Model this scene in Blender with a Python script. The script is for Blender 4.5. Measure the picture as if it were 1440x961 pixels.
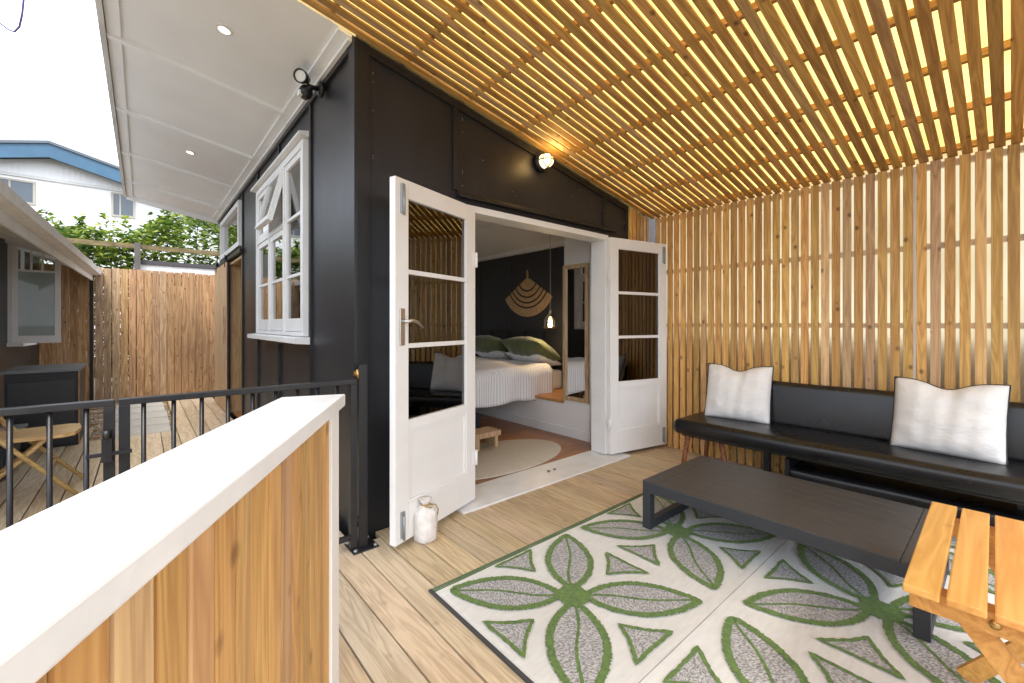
import bpy, bmesh, math, random
from mathutils import Vector, Matrix
random.seed(7)
R = math.radians
for o in list(bpy.data.objects): bpy.data.objects.remove(o)
scn = bpy.context.scene
COL = scn.collection

# ---------------------------------------------------------------- camera
cam_d = bpy.data.cameras.new('camera'); cam = bpy.data.objects.new('camera', cam_d); COL.objects.link(cam)
cam.location = (0, 0, 1.22); cam.rotation_euler = (R(90), 0, R(-40.7))
cam_d.sensor_width = 36; cam_d.lens = 15.12; cam_d.shift_y = -0.0170
cam_d.clip_start = 0.02; cam_d.clip_end = 2000
scn.camera = cam
# ---------------------------------------------------------------- sky, sun, exposure
SUN_EL, SUN_AZ = 57, 203       # azimuth measured clockwise from +Y
w = bpy.data.worlds.new('World'); scn.world = w; w.use_nodes = True
nt = w.node_tree; nt.nodes.clear()
def wn(t, **k):
    n = nt.nodes.new(t)
    for a, b in k.items(): setattr(n, a, b)
    return n
out = wn('ShaderNodeOutputWorld'); bg = wn('ShaderNodeBackground')
sky = wn('ShaderNodeTexSky', sky_type='NISHITA', sun_disc=False, sun_elevation=R(SUN_EL), sun_rotation=R(SUN_AZ))
sky.dust_density = 3; sky.air_density = 1.0
geo = wn('ShaderNodeTexCoord'); mp = wn('ShaderNodeMapping'); mp.inputs['Scale'].default_value = (1, 1, 2.4)
nz = wn('ShaderNodeTexNoise'); nz.inputs['Scale'].default_value = 2.2; nz.inputs['Detail'].default_value = 7; nz.inputs['Roughness'].default_value = .6
rmp = wn('ShaderNodeValToRGB'); rmp.color_ramp.elements[0].position = .25; rmp.color_ramp.elements[1].position = .52
mix = wn('ShaderNodeMixRGB'); mix.inputs[2].default_value = (8.7, 9.3, 10.3, 1)
nt.links.new(geo.outputs['Generated'], mp.inputs[0]); nt.links.new(mp.outputs[0], nz.inputs['Vector'])
nt.links.new(nz.outputs[0], rmp.inputs[0]); nt.links.new(rmp.outputs[0], mix.inputs[0])
nt.links.new(sky.outputs[0], mix.inputs[1]); nt.links.new(mix.outputs[0], bg.inputs[0])
bg.inputs[1].default_value = 0.12; nt.links.new(bg.outputs[0], out.inputs[0])
sun_d = bpy.data.lights.new('sun', 'SUN'); sun_d.energy = 1.2; sun_d.angle = R(20); sun_d.color = (1, .97, .92)
sun = bpy.data.objects.new('sun', sun_d); COL.objects.link(sun); sun.location = (0, 0, 12)
_az = R(SUN_AZ); _el = R(SUN_EL)
sdir = Vector((math.sin(_az)*math.cos(_el), math.cos(_az)*math.cos(_el), math.sin(_el)))
sun.rotation_euler = (-sdir).to_track_quat('-Z', 'Y').to_euler()
vs = scn.view_settings
vs.view_transform = 'Standard'; vs.look = 'None'; vs.gamma = 1; vs.use_curve_mapping = False; vs.exposure = 1.45
scn.render.engine = 'CYCLES'
scn.cycles.max_bounces = 10; scn.cycles.diffuse_bounces = 6; scn.cycles.transmission_bounces = 8; scn.cycles.transparent_max_bounces = 16
scn.cycles.sample_clamp_indirect = 6

# ---------------------------------------------------------------- materials
MATS = {}
def mat(name, col, rough=.6, metal=0., spec=.5, var=0., vscale=3., bump=0., bscale=40., stretch=(1, 1, 1), emit=None, sheen=0, rnd=0.):
    """plain procedural paint / metal / cloth: colour with slow noise variation and fine bump"""
    if name in MATS: return MATS[name]
    m = bpy.data.materials.new(name); m.use_nodes = True; MATS[name] = m
    N = m.node_tree.nodes; L = m.node_tree.links
    b = N['Principled BSDF']; b.inputs['Roughness'].default_value = rough; b.inputs['Metallic'].default_value = metal
    b.inputs['Specular IOR Level'].default_value = spec
    if sheen: b.inputs['Sheen Weight'].default_value = sheen
    b.inputs['Base Color'].default_value = (*col, 1)
    tc = N.new('ShaderNodeTexCoord'); mpn = N.new('ShaderNodeMapping'); mpn.inputs['Scale'].default_value = stretch
    L.new(tc.outputs['Object'], mpn.inputs[0])
    if var or rnd:
        n1 = N.new('ShaderNodeTexNoise'); n1.inputs['Scale'].default_value = vscale; n1.inputs['Detail'].default_value = 5
        L.new(mpn.outputs[0], n1.inputs['Vector'])
        mr = N.new('ShaderNodeMapRange'); mr.inputs['From Min'].default_value = .3; mr.inputs['From Max'].default_value = .7
        mr.inputs['To Min'].default_value = 1-var; mr.inputs['To Max'].default_value = 1+var
        L.new(n1.outputs[0], mr.inputs['Value'])
        val = mr.outputs[0]
        if rnd:
            oi = N.new('ShaderNodeObjectInfo'); m2 = N.new('ShaderNodeMapRange')
            m2.inputs['To Min'].default_value = 1-rnd; m2.inputs['To Max'].default_value = 1+rnd
            L.new(oi.outputs['Random'], m2.inputs['Value'])
            mm = N.new('ShaderNodeMath'); mm.operation = 'MULTIPLY'; L.new(val, mm.inputs[0]); L.new(m2.outputs[0], mm.inputs[1]); val = mm.outputs[0]
        vm = N.new('ShaderNodeVectorMath'); vm.operation = 'SCALE'; vm.inputs[0].default_value = col
        L.new(val, vm.inputs['Scale']); L.new(vm.outputs[0], b.inputs['Base Color'])
        mr2 = N.new('ShaderNodeMapRange'); mr2.inputs['To Min'].default_value = max(rough-.12, .03); mr2.inputs['To Max'].default_value = min(rough+.12, 1)
        L.new(n1.outputs[0], mr2.inputs['Value']); L.new(mr2.outputs[0], b.inputs['Roughness'])
    if bump:
        n2 = N.new('ShaderNodeTexNoise'); n2.inputs['Scale'].default_value = bscale; n2.inputs['Detail'].default_value = 4
        L.new(mpn.outputs[0], n2.inputs['Vector'])
        bp = N.new('ShaderNodeBump'); bp.inputs['Strength'].default_value = bump; bp.inputs['Distance'].default_value = .01
        L.new(n2.outputs[0], bp.inputs['Height']); L.new(bp.outputs[0], b.inputs['Normal'])
    if emit:
        b.inputs['Emission Color'].default_value = (*emit[0], 1); b.inputs['Emission Strength'].default_value = emit[1]
    return m

def wood(name, light, dark, axis='Z', grain=1., rough=.55, knots=.5, rnd=.25, grey=0., bump=.25, knot_scale=1., depth=None, ramp=(.3, .64)):
    """timber: stretched grain, growth figure, knots, and a different tone and offset for every board"""
    if name in MATS: return MATS[name]
    m = bpy.data.materials.new(name); m.use_nodes = True; MATS[name] = m
    N = m.node_tree.nodes; L = m.node_tree.links; b = N['Principled BSDF']
    def math_(op, a=None, c=None, d=None):
        n = N.new('ShaderNodeMath'); n.operation = op
        for i, v in enumerate((a, c, d)):
            if v is None: continue
            if isinstance(v, (int, float)): n.inputs[i].default_value = v
            else: L.new(v, n.inputs[i])
        return n.outputs[0]
    tc = N.new('ShaderNodeTexCoord'); oi = N.new('ShaderNodeObjectInfo')
    wn_ = N.new('ShaderNodeTexWhiteNoise'); wn_.noise_dimensions = '1D'; L.new(oi.outputs['Random'], wn_.inputs['W'])
    sc = N.new('ShaderNodeVectorMath'); sc.operation = 'SCALE'; sc.inputs['Scale'].default_value = 37.
    L.new(wn_.outputs['Color'], sc.inputs[0])
    ad = N.new('ShaderNodeVectorMath'); ad.operation = 'ADD'; L.new(tc.outputs['Object'], ad.inputs[0]); L.new(sc.outputs[0], ad.inputs[1])
    def mapped(s_long, s_cross):
        mp_ = N.new('ShaderNodeMapping')
        s = [s_cross]*3; s['XYZ'.index(axis)] = s_long
        mp_.inputs['Scale'].default_value = s; L.new(ad.outputs[0], mp_.inputs[0]); return mp_.outputs[0]
    def noise(vec, scale, detail=4, rough_=.55, dist=0.):
        n = N.new('ShaderNodeTexNoise'); n.inputs['Scale'].default_value = scale; n.inputs['Detail'].default_value = detail
        n.inputs['Roughness'].default_value = rough_; n.inputs['Distortion'].default_value = dist; L.new(vec, n.inputs['Vector']); return n.outputs[0]
    fine = noise(mapped(1.2*grain, 45*grain), 2.2, 5, .65)
    fig = noise(mapped(.7*grain, 9*grain), 1.6, 3, .5, .6)
    rings = math_('FRACT', math_('MULTIPLY', fig, 7.))
    rings = math_('ABSOLUTE', math_('SUBTRACT', rings, .5))
    g = math_('ADD', math_('MULTIPLY', fine, .55), math_('MULTIPLY', rings, .75))
    cr = N.new('ShaderNodeValToRGB'); cr.color_ramp.elements[0].position = ramp[0]; cr.color_ramp.elements[1].position = ramp[1]
    cr.color_ramp.elements[0].color = (*dark, 1); cr.color_ramp.elements[1].color = (*light, 1)
    L.new(g, cr.inputs[0]); colr = cr.outputs[0]
    if knots:
        vo = N.new('ShaderNodeTexVoronoi'); vo.feature = 'F1'; vo.inputs['Scale'].default_value = 2.6*knot_scale
        mpn_ = N.new('ShaderNodeMapping'); sk = [3.6, 3.6, 3.6]; sk['XYZ'.index(axis)] = 2.6
        if depth: sk['XYZ'.index(depth)] = .06
        mpn_.inputs['Scale'].default_value = sk; L.new(ad.outputs[0], mpn_.inputs[0]); L.new(mpn_.outputs[0], vo.inputs['Vector'])
        kd = N.new('ShaderNodeMapRange'); kd.inputs['From Min'].default_value = .05; kd.inputs['From Max'].default_value = .16
        kd.inputs['To Min'].default_value = knots; kd.inputs['To Max'].default_value = 0.
        L.new(vo.outputs['Distance'], kd.inputs['Value'])
        mk = N.new('ShaderNodeMixRGB'); mk.inputs[2].default_value = (dark[0]*.35, dark[1]*.28, dark[2]*.25, 1)
        L.new(kd.outputs[0], mk.inputs[0]); L.new(colr, mk.inputs[1]); colr = mk.outputs[0]
    hs = N.new('ShaderNodeHueSaturation')
    v = N.new('ShaderNodeMapRange'); v.inputs['To Min'].default_value = 1-rnd; v.inputs['To Max'].default_value = 1+rnd*.7
    L.new(wn_.outputs['Value'], v.inputs['Value']); L.new(v.outputs[0], hs.inputs['Value'])
    sp = N.new('ShaderNodeSeparateColor'); L.new(wn_.outputs['Color'], sp.inputs[0])
    hv = N.new('ShaderNodeMapRange'); hv.inputs['To Min'].default_value = .494; hv.inputs['To Max'].default_value = .508
    L.new(sp.outputs[1], hv.inputs['Value']); L.new(hv.outputs[0], hs.inputs['Hue'])
    if grey:   # a few boards have silvered
        gv = N.new('ShaderNodeMapRange'); gv.inputs['From Min'].default_value = .8; gv.inputs['From Max'].default_value = 1.
        gv.inputs['To Min'].default_value = 1.; gv.inputs['To Max'].default_value = 1-grey
        L.new(sp.outputs[2], gv.inputs['Value']); L.new(gv.outputs[0], hs.inputs['Saturation'])
    L.new(colr, hs.inputs['Color']); L.new(hs.outputs[0], b.inputs['Base Color'])
    rr = N.new('ShaderNodeMapRange'); rr.inputs['To Min'].default_value = rough-.1; rr.inputs['To Max'].default_value = rough+.15
    L.new(fine, rr.inputs['Value']); L.new(rr.outputs[0], b.inputs['Roughness'])
    bp = N.new('ShaderNodeBump'); bp.inputs['Strength'].default_value = bump; bp.inputs['Distance'].default_value = .004
    L.new(g, bp.inputs['Height']); L.new(bp.outputs[0], b.inputs['Normal'])
    return m

def glass(name, tint=(.95, .97, .97), refl=1.0, frost=0.):
    if name in MATS: return MATS[name]
    m = bpy.data.materials.new(name); m.use_nodes = True; MATS[name] = m
    N = m.node_tree.nodes; L = m.node_tree.links; N.clear()
    o = N.new('ShaderNodeOutputMaterial'); mx = N.new('ShaderNodeMixShader'); t = N.new('ShaderNodeBsdfTransparent'); g = N.new('ShaderNodeBsdfGlossy')
    t.inputs[0].default_value = (*tint, 1); g.inputs['Roughness'].default_value = .015
    fr = N.new('ShaderNodeFresnel'); fr.inputs[0].default_value = 1.6
    mu = N.new('ShaderNodeMath'); mu.operation = 'MULTIPLY'; mu.use_clamp = True; mu.inputs[1].default_value = 1.7*refl
    L.new(fr.outputs[0], mu.inputs[0]); L.new(mu.outputs[0], mx.inputs[0]); L.new(t.outputs[0], mx.inputs[1]); L.new(g.outputs[0], mx.inputs[2])
    last = mx.outputs[0]
    if frost:
        d = N.new('ShaderNodeBsdfDiffuse'); d.inputs[0].default_value = (.42, .5, .49, 1)
        m2 = N.new('ShaderNodeMixShader'); m2.inputs[0].default_value = frost; L.new(last, m2.inputs[1]); L.new(d.outputs[0], m2.inputs[2]); last = m2.outputs[0]
    L.new(last, o.inputs[0]); return m

def sheet_mat(name, col, trans):
    m = bpy.data.materials.new(name); m.use_nodes = True; MATS[name] = m
    N = m.node_tree.nodes; L = m.node_tree.links; N.clear()
    o = N.new('ShaderNodeOutputMaterial'); t = N.new('ShaderNodeBsdfTranslucent'); d = N.new('ShaderNodeBsdfDiffuse'); mx = N.new('ShaderNodeMixShader')
    t.inputs[0].default_value = (*col, 1); d.inputs[0].default_value = (*col, 1); mx.inputs[0].default_value = trans
    tc = N.new('ShaderNodeTexCoord'); nz_ = N.new('ShaderNodeTexNoise'); nz_.inputs['Scale'].default_value = 1.3; nz_.inputs['Detail'].default_value = 4
    L.new(tc.outputs['Object'], nz_.inputs['Vector'])
    cr = N.new('ShaderNodeValToRGB'); cr.color_ramp.elements[0].position = .3; cr.color_ramp.elements[1].position = .6
    cr.color_ramp.elements[0].color = (col[0]*.85, col[1]*.82, col[2]*.75, 1); cr.color_ramp.elements[1].color = (*col, 1)
    L.new(nz_.outputs[0], cr.inputs[0]); L.new(cr.outputs[0], t.inputs[0]); L.new(cr.outputs[0], d.inputs[0])
    L.new(d.outputs[0], mx.inputs[1]); L.new(t.outputs[0], mx.inputs[2]); L.new(mx.outputs[0], o.inputs[0]); return m

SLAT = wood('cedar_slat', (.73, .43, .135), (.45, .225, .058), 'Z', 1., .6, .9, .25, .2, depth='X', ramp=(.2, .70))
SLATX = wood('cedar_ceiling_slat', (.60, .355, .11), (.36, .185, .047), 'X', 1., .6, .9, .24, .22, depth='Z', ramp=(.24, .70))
JOIST = wood('joist_timber', (.50, .30, .13), (.32, .17, .07), 'Y', 1., .7, .3, .1)
CLAD = wood('cedar_cladding', (.66, .38, .13), (.42, .205, .06), 'Z', .9, .45, .7, .2, .3, depth='Y', ramp=(.2, .74))
FENCE = wood('fence_board', (.60, .36, .175), (.38, .205, .092), 'Z', .9, .7, .85, .18, .2, depth='Y')
DECK = wood('deck_board', (.66, .515, .335), (.45, .33, .20), 'Y', 1., .6, .3, .12, .2, .35, depth='Z', ramp=(.24, .70))
FLOOR = wood('floorboards', (.42, .17, .055), (.25, .09, .028), 'X', .6, .3, .1, .1)
OAK = wood('oak', (.60, .42, .25), (.42, .27, .14), 'Z', 1., .5, 0, .1)
ORANGE = wood('varnished_table', (.72, .37, .11), (.54, .245, .06), 'X', .8, .38, .3, .14, 0, .12, depth='Z', ramp=(.22, .72))
BAMBOO = wood('bamboo', (.66, .45, .20), (.48, .30, .12), 'X', 1., .4, 0, .12)
TURNED = wood('turned_leg', (.28, .09, .03), (.15, .045, .015), 'Z', 1., .3, 0, .1)
BLACK = mat('black_stained_ply', (.020, .0208, .0245), .40, var=.25, vscale=2.2, bump=.12, bscale=120, stretch=(1, 1, .3))
BATTEN = mat('black_batten', (.012, .0112, .0115), .5, var=.2, vscale=6, bump=.15, bscale=90)
WHITE = mat('white_paint', (.80, .80, .79), .42, var=.035, vscale=4, bump=.05, bscale=60)
CAPW = mat('white_cap_paint', (.78, .79, .80), .34, var=.06, vscale=9, bump=.12, bscale=28)
SOFF = mat('white_soffit', (.86, .87, .87), .55, var=.04, vscale=2, bump=.04, bscale=30)
INTW = mat('interior_white', (.82, .81, .79), .6, var=.02)
DARKW = mat('dark_bedroom_wall', (.032, .034, .038), .6, var=.15, vscale=1.5)
METAL = mat('black_steel', (.012, .012, .014), .36, var=.2, vscale=12, bump=.06, bscale=150)
ALU = mat('charcoal_aluminium', (.032, .036, .043), .5, var=.08, vscale=6, bump=.05, bscale=250)
ALUTOP = mat('charcoal_table_top', (.050, .050, .053), .42, var=.08, vscale=4, bump=.08, bscale=160, stretch=(6, 1, 1), rnd=.05)
CHROME = mat('brushed_nickel', (.55, .54, .52), .3, 1.)
BOLT = mat('grey_bolt', (.32, .34, .35), .45, .6)
BRASS = mat('brass', (.55, .36, .14), .35, 1.)
VINYL = mat('black_vinyl', (.0075, .0075, .0085), .3, var=.35, vscale=5, bump=.10, bscale=300)
LINEN = mat('white_linen', (.76, .75, .73), .9, var=.03, vscale=8, bump=.55, bscale=16, stretch=(1, 1, 2.2), sheen=.2)
PIPING = mat('black_piping', (.02, .02, .022), .8)
GREENV = mat('olive_velvet', (.085, .105, .028), .8, var=.25, vscale=6, sheen=.4)
GLASS = glass('window_glass')
DGLASS = glass('door_glass', (.72, .73, .74), 1.3)
FROST = glass('frosted_glass', frost=.8)
ROOFSHEET = sheet_mat('roof_sheet', (.97, .82, .46), .82)
WALLSHEET = sheet_mat('wall_sheet', (.95, .90, .75), .84)
GRAVELM = mat('gravel_stone', (.40, .33, .25), .9, var=.4, vscale=25, bump=.3, bscale=80, rnd=.3)
PAVER = mat('concrete_paver', (.46, .43, .38), .85, var=.12, vscale=6, bump=.2, bscale=90)
MIRROR = mat('mirror', (.85, .86, .86), .02, 1.)

# ---------------------------------------------------------------- geometry helpers
def new_bm(): return bmesh.new()
def box(bm, x0, x1, y0, y1, z0, z1, bev=0., mi=0, M=None):
    vs_ = [bm.verts.new(p) for p in ((x0, y0, z0), (x1, y0, z0), (x1, y1, z0), (x0, y1, z0), (x0, y0, z1), (x1, y0, z1), (x1, y1, z1), (x0, y1, z1))]
    fs = [bm.faces.new([vs_[i] for i in q]) for q in ((3, 2, 1, 0), (4, 5, 6, 7), (0, 1, 5, 4), (1, 2, 6, 5), (2, 3, 7, 6), (3, 0, 4, 7))]
    for f in fs: f.material_index = mi
    if bev:
        es = list({e for f in fs for e in f.edges})
        r = bmesh.ops.bevel(bm, geom=es, offset=bev, segments=2, affect='EDGES', profile=.6)
        vs_ = list({v for f in r['faces'] for v in f.verts} | {v for v in vs_ if v.is_valid})
    if M is not None: bmesh.ops.transform(bm, matrix=M, verts=[v for v in vs_ if v.is_valid])
    return bm
def prism(bm, pts, axis, a, b, mi=0):
    """extrude a polygon (2-D points in the two other axes, in order) along axis from a to b"""
    def P(p, t):
        if axis == 'Y': return (p[0], t, p[1])
        if axis == 'X': return (t, p[0], p[1])
        return (p[0], p[1], t)
    A = [bm.verts.new(P(p, a)) for p in pts]; B = [bm.verts.new(P(p, b)) for p in pts]
    n = len(pts); fs = [bm.faces.new(A), bm.faces.new(B[::-1])]
    for i in range(n): fs.append(bm.faces.new((A[i], B[i], B[(i+1) % n], A[(i+1) % n])))
    for f in fs: f.material_index = mi
    bmesh.ops.recalc_face_normals(bm, faces=fs)
def tube(bm, pts, r, seg=8, mi=0, cap=True):
    pts = [Vector(p) for p in pts]; rings = []
    rr = r if isinstance(r, (list, tuple)) else [r]*len(pts)
    up = None
    for i, p in enumerate(pts):
        d = (pts[min(i+1, len(pts)-1)]-pts[max(i-1, 0)]).normalized()
        if up is None: up = Vector((0, 0, 1)) if abs(d.z) < .9 else Vector((1, 0, 0))
        s = d.cross(up).normalized(); up = s.cross(d).normalized()
        rings.append([bm.verts.new(p+(s*math.cos(2*math.pi*k/seg)+up*math.sin(2*math.pi*k/seg))*rr[i]) for k in range(seg)])
    for a, b in zip(rings, rings[1:]):
        for k in range(seg):
            f = bm.faces.new((a[k], a[(k+1) % seg], b[(k+1) % seg], b[k])); f.material_index = mi; f.smooth = True
    if cap:
        for q in (rings[0][::-1], rings[-1]):
            f = bm.faces.new(q); f.material_index = mi
def lathe(bm, prof, seg=20, M=None, mi=0, cap=True):
    rings = []; allv = []
    for r, z in prof:
        ring = [bm.verts.new((r*math.cos(2*math.pi*k/seg), r*math.sin(2*math.pi*k/seg), z)) for k in range(seg)]
        rings.append(ring); allv += ring
    for a, b in zip(rings, rings[1:]):
        for k in range(seg):
            f = bm.faces.new((a[k], a[(k+1) % seg], b[(k+1) % seg], b[k])); f.smooth = True; f.material_index = mi
    if cap:
        if prof[0][0] > 1e-4: bm.faces.new(rings[0][::-1]).material_index = mi
        if prof[-1][0] > 1e-4: bm.faces.new(rings[-1]).material_index = mi
    if M is not None: bmesh.ops.transform(bm, matrix=M, verts=allv)
def bar(bm, a, b, w, h, mi=0):
    """rectangular bar between two points, w sideways, h up"""
    a = Vector(a); b = Vector(b); d = (b-a).normalized(); up = Vector((0, 0, 1)) if abs(d.z) < .95 else Vector((0, 1, 0))
    s = d.cross(up).normalized()*w/2; u = s.cross(d).normalized()*h/2
    A = [bm.verts.new(a+x) for x in (-s-u, s-u, s+u, -s+u)]; B = [bm.verts.new(b+x) for x in (-s-u, s-u, s+u, -s+u)]
    fs = [bm.faces.new(A), bm.faces.new(B[::-1])]+[bm.faces.new((A[i], B[i], B[(i+1) % 4], A[(i+1) % 4])) for i in range(4)]
    for f in fs: f.material_index = mi
    bmesh.ops.recalc_face_normals(bm, faces=fs)
ROOTM = {}
def mesh_of(name, bm, mats, smooth=False):
    me = bpy.data.meshes.new(name); bm.normal_update(); bm.to_mesh(me); bm.free()
    for m_ in (mats if isinstance(mats, (list, tuple)) else [mats]): me.materials.append(m_)
    if smooth:
        for p in me.polygons: p.use_smooth = True
    return me
def obj(name, bm, mats, parent=None, smooth=False, world=True):
    """ONE mesh object. Geometry given in world coordinates is brought into the parent's space."""
    if parent is not None and world and parent in ROOTM:
        bmesh.ops.transform(bm, matrix=ROOTM[parent].inverted(), verts=bm.verts)
    o = bpy.data.objects.new(name, mesh_of(name, bm, mats, smooth)); COL.objects.link(o)
    if parent is not None:
        o.parent = parent
        if parent in ROOTM: ROOTM[o] = ROOTM[parent]
    return o
def inst(name, me, parent, loc=(0, 0, 0), rot=(0, 0, 0), scale=(1, 1, 1)):
    o = bpy.data.objects.new(name, me); COL.objects.link(o); o.parent = parent
    o.location = loc; o.rotation_euler = rot; o.scale = scale; return o
def thing(name, label, cat, loc=(0, 0, 0), rz=0., group=None):
    o = bpy.data.objects.new(name, None); COL.objects.link(o); o.location = loc; o.rotation_euler = (0, 0, rz); o.empty_display_size = .1
    ROOTM[o] = Matrix.Translation(loc) @ Matrix.Rotation(rz, 4, 'Z')
    o['label'] = label; o['category'] = cat
    if group: o['group'] = group
    return o
def tag(o, label, cat, group=None):
    o['label'] = label; o['category'] = cat
    if group: o['group'] = group
    return o
def struct(name, bm, m): o = obj(name, bm, m); o['kind'] = 'structure'; return o
def local(o):    # parts of o are given in o's own space from here on
    ROOTM.pop(o, None); return o

SL = .182; TH = math.atan(SL)
def zr(x): return 2.855-SL*(x-.93)      # underside of the mono-pitch roof
HX, HY = .93, 2.45                      # outer corner of the house
SX = 3.96                               # face of the slatted screen

# ================================================================ SETTING
bm = new_bm(); s = 400
bm.faces.new([bm.verts.new(p) for p in ((-s, -s, -.16), (s, -s, -.16), (s, s, -.16), (-s, s, -.16))])
struct('ground', bm, mat('earth', (.10, .085, .06), .95, var=.3, vscale=1.5, bump=.4, bscale=20))
# deck: every board its own piece
deck = bpy.data.objects.new('deck', None); COL.objects.link(deck); deck['kind'] = 'structure'
PITCH = .1462
def board_mesh(L):
    b = new_bm(); box(b, -.0694, .0694, 0, L, -.028, 0, .003); return mesh_of('board', b, DECK)
bcache = {}
x = -2.4; k = 0
while x < 4.25:
    if x < -.45: spans = [(-1.6, 2.9), (2.904, 7.05)]
    elif x < .31: spans = [(-1.6, 2.1), (2.104, 6.27)]
    elif x < HX: spans = [(-1.6, 3.4), (3.404, 9.35)]
    elif x < 1.0: spans = [(-1.6, 2.36)]
    else: spans = [(-1.6, 2.44)]
    for a, b_ in spans:
        L_ = round(b_-a, 3)
        if L_ not in bcache: bcache[L_] = board_mesh(L_)
        inst('board', bcache[L_], deck, (x, a, random.uniform(-.0012, .0008)))
    x += PITCH; k += 1
bm = new_bm()
for y in [-1.5+.45*i for i in range(25)]: box(bm, -2.45, .86 if y > 2.3 else 4.2, y, y+.05, -.13, -.03)
obj('joist', bm, JOIST, deck)
# gravel bed with pavers
bm = new_bm(); box(bm, -1.3, .30, 6.29, 9.36, -.15, -.05); struct('gravel_bed', bm, mat('gravel_base', (.30, .25, .19), .95, var=.5, vscale=60, bump=.8, bscale=90))
bm = new_bm()
for i in range(2600):
    px, py = random.uniform(-1.1, .29), random.uniform(6.3, 9.3); r = random.uniform(.010, .022)
    M = Matrix.Translation((px, py, -.05+r*.3)) @ Matrix.Rotation(random.uniform(0, 6.28), 4, 'Z') @ Matrix.Diagonal((r, r*.75, r*.5, 1))
    bmesh.ops.create_icosphere(bm, subdivisions=1, radius=1, matrix=M)
g = obj('gravel', bm, mat('pebbles', (.45, .37, .27), .9, var=.5, vscale=9, bump=.2, bscale=60)); g['kind'] = 'stuff'
pv = new_bm(); box(pv, -.27, .27, -.24, .24, -.05, 0, .006); pvm = mesh_of('paver', pv, PAVER)
for i in range(5):
    o = bpy.data.objects.new('paver', pvm); COL.objects.link(o); o.location = (-.02+random.uniform(-.015, .015), 6.56+.515*i, -.006); o.rotation_euler.z = random.uniform(-.01, .01); o['kind'] = 'structure'

# ================================================================ BLACK HOUSE
house = thing('black_house', 'black stained timber house with white soffit and open french doors', 'house', (HX, HY, 0))
T = .12
DX0, DX1, DZ = 1.66, 3.25, 2.035       # french door opening
bm = new_bm()
def gable_piece(b, x0, x1, z0): prism(b, [(x0, z0), (x1, z0), (x1, zr(x1)+.04), (x0, zr(x0)+.04)], 'Y', HY, HY+T)
gable_piece(bm, HX, DX0, -.14); gable_piece(bm, DX1, 4.30, -.14); gable_piece(bm, DX0, DX1, DZ)
obj('gable_wall', bm, BLACK, house)
# side wall with its openings
WY0, WY1, WZ0, WZ1 = 3.36, 5.06, 1.13, 2.57      # casement window
EY0, EY1, EZ = 6.12, 7.05, 2.06                  # sliding door opening
CY0, CY1, CZ0, CZ1 = 6.16, 7.80, 2.18, 2.74      # clerestory
bm = new_bm(); top = zr(HX)+.02
def sw(y0, y1, z0, z1): box(bm, HX, HX+T, y0, y1, z0, z1)
sw(HY+T, WY0, -.14, top); sw(WY0, WY1, -.14, WZ0); sw(WY0, WY1, WZ1, top); sw(WY1, EY0, -.14, top)
sw(EY0, EY1, EZ, CZ0); sw(EY1, CY1, -.14, CZ0); sw(EY0, CY1, CZ1, top); sw(CY1, 8.2, -.14, top)
obj('side_wall', bm, BLACK, house)
# corner boards and battens
bm = new_bm(); box(bm, HX-.018, HX-.0005, HY-.018, HY+.075, -.1, zr(HX)-.004); obj('corner_board', bm, BLACK, house)
bm = new_bm(); prism(bm, [(HX, -.1), (HX+.072, -.1), (HX+.072, zr(HX+.072)-.003), (HX, zr(HX)-.003)], 'Y', HY-.018, HY-.0005); obj('corner_board', bm, BATTEN, house)
for xx in (1.60, 3.215, 3.565):
    bm = new_bm(); prism(bm, [(xx-.022, 2.125), (xx+.022, 2.125), (xx+.022, zr(xx+.022)-.06), (xx-.022, zr(xx-.022)-.06)], 'Y', HY-.014, HY-.0005); obj('batten', bm, BATTEN, house)
bm = new_bm(); prism(bm, [(HX+.075, zr(HX+.075)-.003), (3.59, zr(3.59)-.003), (3.59, zr(3.59)-.058), (HX+.075, zr(HX+.075)-.058)], 'Y', HY-.016, HY-.0005); obj('rake_board', bm, BATTEN, house)
bm = new_bm(); prism(bm, [(HY-.045, 2.09), (HY-.0005, 2.125), (HY-.0005, 2.082), (HY-.045, 2.076)], 'X', 1.61, 3.36); obj('head_flashing', bm, BATTEN, house)
for yy in (3.30, 4.24, 5.16, 6.06):
    segs = [(-.1, top-.075)] if yy > 5.1 or yy < 3.33 else [(-.1, WZ0-.085), (WZ1+.075, top-.075)]
    for z0, z1 in segs:
        bm = new_bm(); box(bm, HX-.016, HX-.0005, yy-.022, yy+.022, z0, z1); obj('batten', bm, BATTEN, house)
bm = new_bm(); box(bm, HX-.02, HX-.0005, HY+.08, 8.2, top-.072, top-.03); obj('frieze_batten', bm, BLACK, house)
bm = new_bm()     # nail heads on the gable sheets
for i in range(46):
    xx = random.choice((1.60, 1.66, 3.19, 3.24, 1.03, 3.54, random.uniform(1.1, 3.5))); zz = random.uniform(2.14, zr(xx)-.08)
    bmesh.ops.create_icosphere(bm, subdivisions=1, radius=.004, matrix=Matrix.Translation((xx, HY, zz)))
n_ = obj('nail_heads', bm, BOLT, house); n_['kind'] = 'stuff'
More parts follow.
